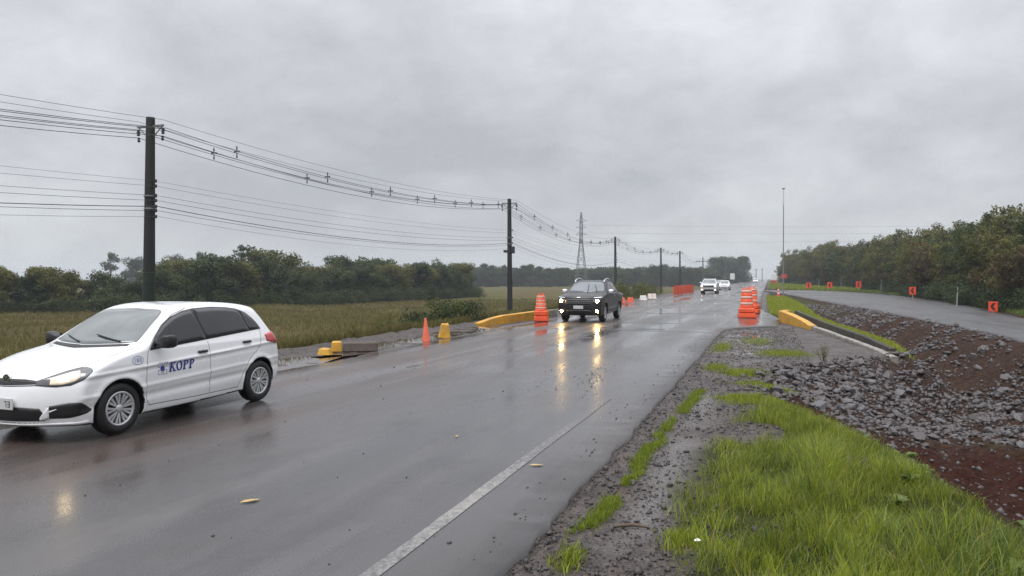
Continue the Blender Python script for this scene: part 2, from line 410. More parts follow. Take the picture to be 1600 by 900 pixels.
def by_n(s): return ip(s, [-40, 24.7, 31, 41.5, 58.6, 78.5, 98, 118, 2000], [7.3, 6.93, 6.72, 6.1, 4.4, 2.9, 1.2, -.9, -.9])
def by_f(s): return ip(s, [-40, 38.7, 50, 60, 72, 84, 96, 108, 122, 138, 2000], [10.6, 10.85, 12.0, 12.7, 13.1, 13.0, 12.2, 9.4, 4.7, -.8, -.8])
def height(t, s):
    t = np.asarray(t, float); s = np.asarray(s, float)
    n_f = fbm(t * 2.3, s * 2.3) - .5; n_c = fbm(t * .55 + 9, s * .55 + 4) - .5; n_b = fbm(t * .12, s * .12) - .5
    z = np.full(np.broadcast(t, s).shape, -.055)
    z = z + .05 * n_f * 1.0
    # right: verge, bank and ditch
    e = bank_e(s); bn = by_n(s); wl = ip(s, [-20, 8, 10.4, 12, 16, 20, 30, 80], [2.0, 2.0, 2.4, 3.2, 3.0, 1.8, 1.8, 1.6])
    D = ip(s, [-20, 9, 14, 22, 34, 48, 62, 70], [.85, .85, 1.0, 1.1, .85, .45, .12, 0])
    dm = sm(e, e + wl, t) * (1 - sm(bn - 2.1, bn - .3, t)) * (t < bn)
    z = z - D * dm + dm * (.40 * n_c + .30 * n_f)
    bank = sm(-.9, .2, t) * (1 - sm(e - .1, e + .5, t)) * (1 - sm(9, 12, s)) * (t > -1)
    z = z + bank * (.05 + .10 * n_c)
    n_d = fbm(t * 6.5 + 31, s * 6.5 + 7) - .5
    z = z + .05 * n_d * (((t > -1.5) & (t < bn)) | ((t < -8.7) & (t > -13)))
    # left: muddy shoulder, berm, slope to the field
    sh = sm(-8.6, -9.2, t) * 1.0
    z = z + sh * (1 - sm(-10.9, -11.6, t)) * (.10 * n_f + .05 * n_c - .004)
    z = z + np.exp(-((t + 11.15) / .35) ** 2) * (.10 + .22 * np.maximum(n_c, 0)) * (s < 60)
    z = z - 1.36 * sm(-11.5, -16.0, t) + sm(-13, -18, t) * (.10 * n_f + .7 * n_b)
    # right far side behind the detour
    bf = by_f(s); far = sm(bf + .3, bf + 3, t) * (t > 2)
    z = z + far * (.15 + .25 * n_c)
    # level beds for the two carriageways
    rr, rl = road_r(s), road_l(s)
    z = np.where((t < rr - .12) & (t > rl + .12), -.085, z)
    z = np.where((t > bn + .15) & (t < bf - .15), -.085, z)
    z = np.where((t > -1.2) & (t < 3) & (s > 60), np.minimum(z, -.03), z)
    return z
def graded(parts):
    return np.unique(np.concatenate([np.asarray(p, float) for p in parts]).round(4))
SG = graded([np.arange(-8, 2, .5), np.arange(2, 24, .09), np.arange(24, 46, .2), np.arange(46, 130, .6), np.geomspace(130, 1400, 46)])
TG = graded([-np.geomspace(60, 1300, 26), np.arange(-60, -20, 1.2), np.arange(-20, -12, .35), np.arange(-12, -8.4, .11), np.arange(-8.4, -2, 1.2), np.arange(-2, 7.4, .085), np.arange(7.4, 15, .3), np.geomspace(15, 1100, 34)])
TT, SS = np.meshgrid(TG, SG)
ZZ = height(TT, SS)
nt_, ns_ = len(TG), len(SG)
ii = np.arange(nt_ * ns_).reshape(ns_, nt_)
FQ = np.stack([ii[:-1, :-1], ii[:-1, 1:], ii[1:, 1:], ii[1:, :-1]], -1).reshape(-1, 4)
def masks(t, s):
    n = fbm(t * 1.4, s * 1.4); nb = fbm(t * .4 + 3, s * .4)
    e = bank_e(s); bn = by_n(s); bf = by_f(s)
    field = sm(-12.0, -13.5, t)
    mud = (1 - sm(-11.0, -12.0, -(-t)) * 0) * ((t < -8) & (t > -12)) * sm(-12.0, -11.0, t + (n - .5) * 1.2)
    verge = ((t > -2.2) & (t < 3)) * 1.0
    gl = ip(s, [0, 4.5, 6.2, 8, 9.9, 12], [-.5, -.6, -.75, -.65, -.4, .3])
    mudr = verge * np.where(s < 11.5, 1 - sm(gl - .1, gl + .35, t + (n - .5) * .6), 1.0)
    bare = np.exp(-(((t + .15) / .38) ** 2 + ((s - 9.0) / .8) ** 2)); mudr = np.maximum(mudr, verge * sm(.35, .6, bare + (n - .5) * .4))
    mudr = mudr * np.where(s > 36, 1 - sm(-.3, .4, t), 1)
    mud = np.maximum(mud, mudr)
    pale = verge * np.exp(-((t + .88 + .12 * (nb - .5)) / .17) ** 2) * (1 - sm(11.5, 13, s)) * sm(.25, .5, n)
    pale = np.maximum(pale, verge * sm(.42, .6, n) * np.exp(-(((t + .6) / .7) ** 4)) * sm(15, 18, s) * (1 - sm(27, 30, s)) * .9)
    din = sm(e - .05, e + .5, t) * (1 - sm(bn - .5, bn, t)) * (t > 0)
    red = din * (1 - sm(13.0, 15.0, s + (n - .5) * 2.5)) 
    brown = din * sm(12.5, 14.5, s) * (1 - sm(40, 60, s))
    brown = np.maximum(brown, ((t > bn - .8) & (t < bf + .6)) * 1.0)
    near_ch = ((s > 18) & (s < 60) & (t < 4.2) & (t > 1.0)) * sm(.40, .52, n) * 0
    brown = np.maximum(brown - near_ch, 0)
    mud = mud * (1 - np.clip(red, 0, 1)) * (1 - np.clip(brown, 0, 1) * .8)
    return dict(field=field, mud=mud * (field < .9), pale=np.clip(pale, 0, 1), red=red, brown=np.clip(brown, 0, 1))
mk_ = masks(TT, SS)
gme = mesh_data('ground', np.stack([TT, SS, ZZ], -1).reshape(-1, 3), FQ, M['ground'], True, None, {k: v.ravel() for k, v in mk_.items()})
ground = tag(obj('ground', gme), 'earth verge, ditch and field beside the wet highway', None, None, 'structure')

def strip(name, mat, s_vals, fl, fr, nt=8, z=0., skirt=.12, crown=0., zf=None):
    s_vals = np.asarray(s_vals, float); a = fl(s_vals); b = fr(s_vals)
    u = np.linspace(0, 1, nt); T = a[:, None] + (b - a)[:, None] * u[None]; S = np.repeat(s_vals[:, None], nt, 1)
    Z = z + crown * (1 - (2 * u[None] - 1) ** 2) + 0 * S
    if zf is not None: Z = Z + zf(T, S)
    if skirt > 0: T = np.concatenate([T[:, :1], T, T[:, -1:]], 1); SX = np.concatenate([S[:, :1], S, S[:, -1:]], 1); Z = np.concatenate([Z[:, :1] - skirt, Z, Z[:, -1:] - skirt], 1); S = SX
    n, k = T.shape; I = np.arange(n * k).reshape(n, k)
    F = np.stack([I[:-1, :-1], I[:-1, 1:], I[1:, 1:], I[1:, :-1]], -1).reshape(-1, 4)
    return obj(name, mesh_data(name, np.stack([T, S, Z], -1).reshape(-1, 3), F, mat))
sroad = graded([np.arange(-8, 2, .3), np.arange(2, 32, .09), np.arange(32, 45, .2), np.arange(45, 130, 1.0), np.geomspace(130, 1380, 40)])
tag(strip('road', M['asphalt'], sroad, road_l, road_r, 14, 0, .14), 'wet asphalt highway running to the horizon', None, None, 'structure')
sby = graded([np.arange(-8, 60, .5), np.arange(60, 119, .5)])
tag(strip('detour_road', M['asphalt_bypass'], sby, lambda s: by_n(s) + .35 * (fbm(s * .5, s * 0) - .5), lambda s: np.maximum(by_f(s), by_n(s) + .05) + .5 * (fbm(s * .4, s * 0 + 4) - .5), 12, -.012, .1, .0,
    lambda T, S: .025 * (fbm(T * 1.1, S * .5) - .5)), 'wet gravelly detour road curving into the highway', None, None, 'structure')
# worn edge line and patches on the road
def sheet(name, mat, s_vals, fl, fr, z, nt=3): return strip(name, mat, s_vals, fl, fr, nt, z, 0)
tag(sheet('edge_line', M['line'], np.arange(-6, 10.8, .25), lambda s: -2.30 + .02 * (fbm(s * 3, s * 0) - .5), lambda s: -2.185 + .02 * (fbm(s * 3, s * 0 + 2) - .5), .004), 'worn white edge line along the highway', None, None, 'structure')
tag(sheet('edge_line', M['line'], np.arange(44, 400, 2.), lambda s: -2.31 + 0 * s, lambda s: -2.17 + 0 * s, .004), 'worn white edge line continuing in the distance', None, None, 'structure')
k = 0
for (s0, s1, t0, t1) in ((25.0, 25.16, -5.4, -1.62), (29.4, 29.6, -7.0, -3.2), (25.6, 26.1, -4.4, -3.4), (21.2, 21.8, -5.35, -4.95), (18.6, 20.1, -5.55, -5.38), (37.5, 38.2, -6.6, -2.0), (13.2, 13.7, -6.9, -6.72)):
    k += 1
    sv = np.linspace(s0, s1, 24); c0 = (s0 + s1) / 2; hw = (s1 - s0) / 2
    if s1 - s0 < .7 and t1 - t0 > .7:   # a transverse joint: run it across
        tv = np.linspace(t0, t1, 26); P = []
        for i, tt in enumerate(tv):
            off = .12 * (fbm(tt * 2.1, k * 7.) - .5); w = hw * (.5 + fbm(tt * 5., k * 3.))
            P += [(tt, c0 + off - w, .003), (tt, c0 + off + w, .003)]
        F = [(2 * i, 2 * i + 2, 2 * i + 3, 2 * i + 1) for i in range(len(tv) - 1)]
        o = obj('asphalt_patch', mesh_data('asphalt_patch', np.array(P), F, M['asphalt_patch']))
    else:
        prof = np.sqrt(np.clip(1 - ((sv - c0) / hw) ** 2, 0, 1))
        o = sheet('asphalt_patch', M['asphalt_patch'], sv, lambda s: (t0 + t1) / 2 - (t1 - t0) / 2 * ip(s, sv, prof) * (.6 + .8 * fbm(s * 3, s * 0 + k)), lambda s: (t0 + t1) / 2 + (t1 - t0) / 2 * ip(s, sv, prof) * (.6 + .8 * fbm(s * 3, s * 0 + k + 5)), .003)
    tag(o, 'dark repaired strip in the wet road surface', None, None, 'structure')
# standing water: flat sheets that the uneven ground rises through
def water(name, t0, t1, s0, s1, z, lab):
    P = []; n = 28
    for i in range(n):
        a = 2 * math.pi * i / n; rr = .85 + .3 * fbm(np.array(math.cos(a) * 2 + t0), np.array(math.sin(a) * 2 + s0))
        P.append(((t0 + t1) / 2 + (t1 - t0) / 2 * math.cos(a) * rr, (s0 + s1) / 2 + (s1 - s0) / 2 * math.sin(a) * rr, z))
    tag(obj(name, mesh_data(name, np.array(P), [tuple(range(n))], M['water'])), lab, None, None, 'structure')
water('puddle', -10.6, -8.9, 10.5, 15.0, -.036, 'muddy puddle on the shoulder behind the white car')
water('puddle', -10.5, -9.0, 14.5, 20.5, -.036, 'long puddle on the shoulder by the traffic cone')
water('puddle', -10.7, -9.2, 20.0, 26.5, -.038, 'shallow puddle before the yellow kerb wall')
water('puddle', -1.35, .15, 18.5, 27.2, -.062, 'puddle at the broken edge of the asphalt')
water('puddle', 4.2, 6.6, 21.0, 27.0, -1.13, 'narrow muddy water in the ditch')

# ------------------------------------------------------------------ vehicles: body shells from a signed distance field
def chaikin(P, n=2):
    P = np.asarray(P, float)
    for _ in range(n):
        Q = np.roll(P, -1, 0); P = np.stack([.75 * P + .25 * Q, .25 * P + .75 * Q], 1).reshape(-1, 2)
    return P
def poly_table(P, x0, x1, z0, z1, h=.0125):
    xs = np.arange(x0, x1, h); zs = np.arange(z0, z1, h); X, Z = np.meshgrid(xs, zs, indexing='ij')
    d = np.full(X.shape, 1e9); ins = np.zeros(X.shape, bool)
    for (ax, az), (bx, bz) in zip(P, np.roll(P, -1, 0)):
        ex, ez = bx - ax, bz - az; wx, wz = X - ax, Z - az
        q = np.clip((wx * ex + wz * ez) / (ex * ex + ez * ez + 1e-12), 0, 1)
        d = np.minimum(d, (wx - ex * q) ** 2 + (wz - ez * q) ** 2)
        if abs(ez) > 1e-9: ins ^= ((az > Z) != (bz > Z)) & (X < ex * (Z - az) / ez + ax)
    d = np.sqrt(d); T = np.where(ins, -d, d)
    def f(x, z):
        u = np.clip((x - x0) / h, 0, len(xs) - 1.001); v = np.clip((z - z0) / h, 0, len(zs) - 1.001)
        i = u.astype(int); j = v.astype(int); a = u - i; b = v - j
        return (T[i, j] * (1 - a) + T[i + 1, j] * a) * (1 - b) + (T[i, j + 1] * (1 - a) + T[i + 1, j + 1] * a) * b
    return f
def smax(a, b, k):
    h = np.clip(.5 + .5 * (a - b) / k, 0, 1); return b + (a - b) * h + k * h * (1 - h)
class Shell:
    """x: lateral (left of the car is +x), y: from nose to tail, z: up"""
    def __init__(s, p):
        s.p = p; s.tab = poly_table(chaikin(p['prof'], 2), -.6, p['L'] + .6, 0, 2.2)
    def arch(s, x, y, z):
        a = 1e9
        for yw in s.p['axles']:
            c = np.sqrt((y - yw) ** 2 + (z - s.p['wz']) ** 2) - s.p['ra']
            a = np.minimum(a, np.maximum(c, s.p['ain'] - np.abs(x)))
        return a
    def __call__(s, x, y, z):
        p = s.p; ax = np.abs(x)
        k = np.interp(y, *p['kbow']); yy = y - k * ax ** 2.3
        A = s.tab(yy, z + p['crown'] * ax ** 2.4 * (z > .7) * np.clip((z - .7) / .3, 0, 1))
        w = np.interp(z, *p['wz_tab']) + np.interp(y, *p['plan'])
        for (za, zb, amp, sg) in p['crease']:
            zc = za + (zb - za) * y / p['L']; w = w + amp * np.exp(-((z - zc) / sg) ** 2)
        for yw in p['axles']:
            r = np.sqrt((y - yw) ** 2 + (z - p['wz']) ** 2); w = w + p['flare'] * np.exp(-((r - p['ra'] - .02) / .045) ** 2)
        B = (ax - w) * .93
        f = smax(A, B, np.interp(z, [.3, .7, 1.0, 1.3], p['kr']))
        for (c, h, rr) in p.get('cuts', ()):
            q = np.stack([np.abs(x - 0) - 0, y, z])
            d = np.stack([np.abs(ax - c[0]) - h[0], np.abs(y - c[1]) - h[1], np.abs(z - c[2]) - h[2]])
            bx = np.sqrt((np.maximum(d, 0) ** 2).sum(0)) + np.minimum(d.max(0), 0) - rr
            f = smax(f, -bx, .02)
        return smax(f, -s.arch(x, y, z), .012)
    def grad(s, P, e=.004):
        g = np.stack([s(P[:, 0] + (e if i == 0 else 0), P[:, 1] + (e if i == 1 else 0), P[:, 2] + (e if i == 2 else 0)) -
                      s(P[:, 0] - (e if i == 0 else 0), P[:, 1] - (e if i == 1 else 0), P[:, 2] - (e if i == 2 else 0)) for i in range(3)], 1) / (2 * e)
        return g
    def nets(s, h):
        p = s.p; wm = max(p['wz_tab'][1]) + .12
        xs = np.arange(-wm, wm + h, h); ys = np.arange(-.08, p['L'] + .1, h); zs = np.arange(.08, p['H'] + .1, h)
        X, Y, Z = np.meshgrid(xs, ys, zs, indexing='ij'); F = s(X, Y, Z)
        S = F < 0; o = np.array([xs[0], ys[0], zs[0]])
        n = [k - 1 for k in F.shape]; cnt = np.zeros(n); acc = np.zeros(n + [3])
        sl = lambda i, d: slice(d, n[i] + d)
        for axis in range(3):
            for d1 in (0, 1):
                for d2 in (0, 1):
                    off = [0, 0, 0]; oth = [k for k in range(3) if k != axis]; off[oth[0]] = d1; off[oth[1]] = d2
                    a = tuple(sl(i, off[i]) for i in range(3)); off2 = list(off); off2[axis] = 1
                    b = tuple(sl(i, off2[i]) for i in range(3))
                    m = S[a] != S[b]; den = F[a] - F[b]; q = np.where(m, F[a] / np.where(np.abs(den) < 1e-12, 1, den), 0)
                    cnt += m; pos = np.zeros(n + [3])
                    for i in range(3): pos[..., i] = off[i] + (q if i == axis else 0)
                    acc += pos * m[..., None]
        act = cnt > 0; idx = -np.ones(n, int); idx[act] = np.arange(act.sum())
        base = np.stack(np.meshgrid(*[np.arange(k) for k in n], indexing='ij'), -1)
        V = (base[act] + acc[act] / cnt[act][:, None]) * h + o
        Q = []
        for axis in range(3):
            oth = [k for k in range(3) if k != axis]
            c = [slice(1, n[i]) for i in range(3)]; c[axis] = slice(0, n[axis]); c = tuple(c)
            c2 = list(c); c2[axis] = slice(1, n[axis] + 1)
            m = S[c] != S[tuple(c2)]; flip = S[c][m]
            w = np.argwhere(m); off = np.array([1, 1, 1]); off[axis] = 0; w = w + off
            def g(a, b):
                k = w.copy(); k[:, oth[0]] -= a; k[:, oth[1]] -= b; return idx[k[:, 0], k[:, 1], k[:, 2]]
            q = np.stack([g(0, 0), g(1, 0), g(1, 1), g(0, 1)], 1)
            if axis == 1: flip = ~flip
            q[~flip] = q[~flip][:, ::-1]; Q.append(q)
        Q = np.concatenate(Q)
        for _ in range(3):
            G = s.grad(V); f = s(V[:, 0], V[:, 1], V[:, 2]); step = f / np.maximum((G ** 2).sum(1), .2)
            V = V - np.clip(step, -h * .5, h * .5)[:, None] * G
        return V, Q
    def hit(s, O, D, far):
        """first surface point along rays O + D * r, r from 0 to far"""
        m = 160; r = np.linspace(0, far, m); P = O[:, None] + D[:, None] * r[None, :, None]
        f = s(P[..., 0], P[..., 1], P[..., 2]); ins = f < 0; j = np.argmax(ins, 1); ok = ins.any(1)
        lo = r[np.maximum(j - 1, 0)]; hi = r[j]
        for _ in range(14):
            mid = (lo + hi) / 2; Q = O + D * mid[:, None]; inside = s(Q[:, 0], Q[:, 1], Q[:, 2]) < 0
            hi = np.where(inside, mid, hi); lo = np.where(inside, lo, mid)
        P = O + D * hi[:, None]
        return P, ok
    def project(s, mode, u, v, side=1):
        u = np.asarray(u, float); v = np.asarray(v, float); z0 = np.zeros_like(u); L = s.p['L']; yc = s.p.get('yc', .9)
        if mode == 'side': O = np.stack([z0 + 1.3 * side, u, v], 1); D = np.stack([z0 - side, z0, z0], 1)
        elif mode == 'front': O = np.stack([u, z0 - .5, v], 1); D = np.stack([z0, z0 + 1, z0], 1)
        elif mode == 'back': O = np.stack([u, z0 + L + .5, v], 1); D = np.stack([z0, z0 - 1, z0], 1)
        elif mode == 'round': D = np.stack([np.sin(u), -np.cos(u), z0], 1); O = np.stack([z0, z0 + yc, v], 1) + 1.9 * D; D = -D
        elif mode == 'rround': D = np.stack([np.sin(u), np.cos(u), z0], 1); O = np.stack([z0, z0 + L - yc, v], 1) + 1.9 * D; D = -D
        elif mode == 'top': O = np.stack([v * side, u, z0 + 2.1], 1); D = np.stack([z0, z0, z0 - 1], 1)
        P, ok = s.hit(O, D, 2.6)
        G = s.grad(P, .01); N = G / (np.linalg.norm(G, axis=1)[:, None] + 1e-9)
        return P, N
    def panel(s, mode, lo, hi, nu=24, nv=8, off=.004, thick=.012, side=1, mirror_u=False):
        """a panel lying on the shell between two polylines lo(u), hi(u); its rim dips into the shell"""
        lo = np.asarray(lo, float); hi = np.asarray(hi, float)
        u0 = max(lo[0, 0], hi[0, 0]); u1 = min(lo[-1, 0], hi[-1, 0])
        us = np.linspace(u0, u1, nu); a = np.interp(us, lo[:, 0], lo[:, 1]); b = np.interp(us, hi[:, 0], hi[:, 1])
        U = np.repeat(us[:, None], nv, 1); V = a[:, None] + (b - a)[:, None] * np.linspace(0, 1, nv)[None]
        sg = -1 if mirror_u else 1
        P, N = s.project(mode, (U * sg).ravel(), V.ravel(), side)
        T = (P + N * off).reshape(nu, nv, 3); B = (P - N * thick).reshape(nu, nv, 3)
        ring = [(i, 0) for i in range(nu)] + [(nu - 1, j) for j in range(1, nv)] + [(i, nv - 1) for i in range(nu - 2, -1, -1)] + [(0, j) for j in range(nv - 2, 0, -1)]
        V = list(T.reshape(-1, 3)); F = []
        for i in range(nu - 1):
            for j in range(nv - 1): F.append((i * nv + j, (i + 1) * nv + j, (i + 1) * nv + j + 1, i * nv + j + 1))
        n0 = len(V); V += [B[i, j] for i, j in ring]; k = len(ring)
        for m in range(k):
            i, j = ring[m]; i2, j2 = ring[(m + 1) % k]
            F.append((i2 * nv + j2, i * nv + j, n0 + m, n0 + (m + 1) % k))
        smf = [True] * ((nu - 1) * (nv - 1)) + [False] * k
        if (side < 0) != mirror_u: F = [f[::-1] for f in F]
        return np.array(V), F, smf
    def strip(s, mode, pts, w=.006, off=.0015, side=1):
        """thin dark gap line along a polyline on the shell"""
        P2 = np.asarray(pts, float); q = np.r_[0, np.cumsum(np.linalg.norm(np.diff(P2, axis=0), axis=1))]
        t = np.linspace(0, q[-1], max(6, int(q[-1] / .03))); u = np.interp(t, q, P2[:, 0]); v = np.interp(t, q, P2[:, 1])
        d = np.stack([np.gradient(u), np.gradient(v)], 1); d /= np.linalg.norm(d, axis=1)[:, None] + 1e-9; nn = np.stack([-d[:, 1], d[:, 0]], 1) * w / 2
        A, NA = s.project(mode, u + nn[:, 0], v + nn[:, 1], side); B, NB = s.project(mode, u - nn[:, 0], v - nn[:, 1], side)
        n = len(t); V = np.concatenate([A + NA * off, B + NB * off]); F = [(i, n + i, n + i + 1, i + 1) for i in range(n - 1)]
        return V, F, [True] * len(F)
    def decal(s, mode, polys, off=.004, side=1):
        """flat print: list of polygons in (u, v)"""
        V = []; F = []
        for pl in polys:
            pl = np.asarray(pl, float); P, N = s.project(mode, pl[:, 0], pl[:, 1], side)
            F.append(tuple(range(len(V), len(V) + len(pl)))); V += list(P + N * off)
        return np.array(V), F, [False] * len(F)
def put(name, parts, mat, parent):
    b = MB()
    for V, F, smf in (parts if isinstance(parts, list) else [parts]):
        n = b.n; b.v += [tuple(map(float, p)) for p in V]; b.f += [tuple(i + n for i in f) for f in F]; b.sm += smf; b.n = len(b.v)
    o = b.build(name, mat, parent); return o
def shell_body(sh, h, paint, parent, low=.3):
    V, Q = sh.nets(h); C = V[Q].mean(1); n = np.cross(V[Q[:, 1]] - V[Q[:, 0]], V[Q[:, 2]] - V[Q[:, 0]]); n /= np.linalg.norm(n, axis=1)[:, None] + 1e-9
    under = (n[:, 2] < -.55) & (C[:, 2] < low); inner = (sh.arch(C[:, 0], C[:, 1], C[:, 2]) > -.03) & (sh.arch(C[:, 0], C[:, 1], C[:, 2]) < .006)
    me = mesh_data('body', V, Q, [paint, M['black_plastic']], True, (under | inner).astype(int))
    return obj('body', me, parent)
def wheel(parent, x, y, r, side, w=.19, rr=.66, spokes=9, dark=False):
    o = empty('wheel', (x, y, r), 0, parent)
    b = MB(); ri = r * rr; hw = w / 2
    b.lathe([(ri, -hw * .85), (ri + .015, -hw), (r - .05, -hw), (r - .012, -hw * .86), (r, -hw * .6), (r, -hw * .12), (r - .008, -hw * .1), (r - .008, -hw * .0), (r, hw * .02), (r, hw * .6), (r - .012, hw * .86), (r - .05, hw), (ri + .015, hw), (ri, hw * .85), (ri, -hw * .85)], axis='x', n=36)
    b.build('tyre', M['tyre'], o)
    b = MB(); q = side
    b.lathe([(ri, q * hw * .80), (ri - .012, q * hw * .9), (ri - .03, q * hw * .62), (ri - .035, q * hw * .3), (.02, q * hw * .25)], axis='x', n=36)
    b.build('wheel_disc', M['black_plastic'], o)
    b = MB()
    b.lathe([(ri + .004, q * hw * .80), (ri + .002, q * hw * .97), (ri - .022, q * hw * .93), (ri - .024, q * hw * .6)], axis='x', n=36)
    for k in range(spokes):
        for dd in (-.5, .5):
            a = 2 * math.pi * (k + .5) / spokes; da = dd * 2 * math.pi / spokes * .42
            r0, r1 = .035, ri - .012; P = []
            for rad, aa, ww, hh in ((r0, a + da * .35, .011, .80), (r1, a + da, .016, .90)):
                for sgn in (-1, 1):
                    for hz_ in (hh, hh - .3):
                        ta = aa + sgn * ww / max(rad, .05); P.append((q * hw * hz_, rad * math.cos(ta), rad * math.sin(ta)))
            b.add(P, [(0, 2, 6, 4), (1, 5, 7, 3), (0, 4, 5, 1), (2, 3, 7, 6), (4, 6, 7, 5)])
    b.lathe([(.001, q * hw * .9), (.035, q * hw * .9), (.05, q * hw * .8), (.05, q * hw * .5)], axis='x', n=20)
    b.build('rim', M['rim'] if not dark else M['steel'], o)
    return o
def digits(ch, x, y, w, h, st):
    """seven-segment-like strokes as quads for plate and number print"""
    seg = {'0': 'abcdef', '1': 'bc', '2': 'abged', '3': 'abgcd', '4': 'fgbc', '5': 'afgcd', '7': 'abc', '8': 'abcdefg', '9': 'abcdfg', 'I': 'bc', 'A': 'abcefg', 'J': 'bcde', 'X': 'bcefg'}[ch]
    Q = {'a': (x, y + h - st, x + w, y + h), 'd': (x, y, x + w, y + st), 'g': (x, y + h / 2 - st / 2, x + w, y + h / 2 + st / 2), 'b': (x + w - st, y + h / 2, x + w, y + h), 'c': (x + w - st, y, x + w, y + h / 2), 'e': (x, y, x + st, y + h / 2), 'f': (x, y + h / 2, x + st, y + h)}
    return [[(a, b), (c, b), (c, d), (a, d)] for a, b, c, d in (Q[k] for k in seg)]
def ringq(cx, cy, rx, ry, w, a0=0, a1=2 * math.pi, n=20, wy=None):
    wy = w if wy is None else wy; L = []
    for i in range(n):
        a, b = a0 + (a1 - a0) * i / n, a0 + (a1 - a0) * (i + 1) / n
        L.append([(cx + rx * math.cos(a), cy + ry * math.sin(a)), (cx + rx * math.cos(b), cy + ry * math.sin(b)), (cx + (rx - w) * math.cos(b), cy + (ry - wy) * math.sin(b)), (cx + (rx - w) * math.cos(a), cy + (ry - wy) * math.sin(a))])
    return L
def bx(a, b, c, d): return [(a, b), (c, b), (c, d), (a, d)]

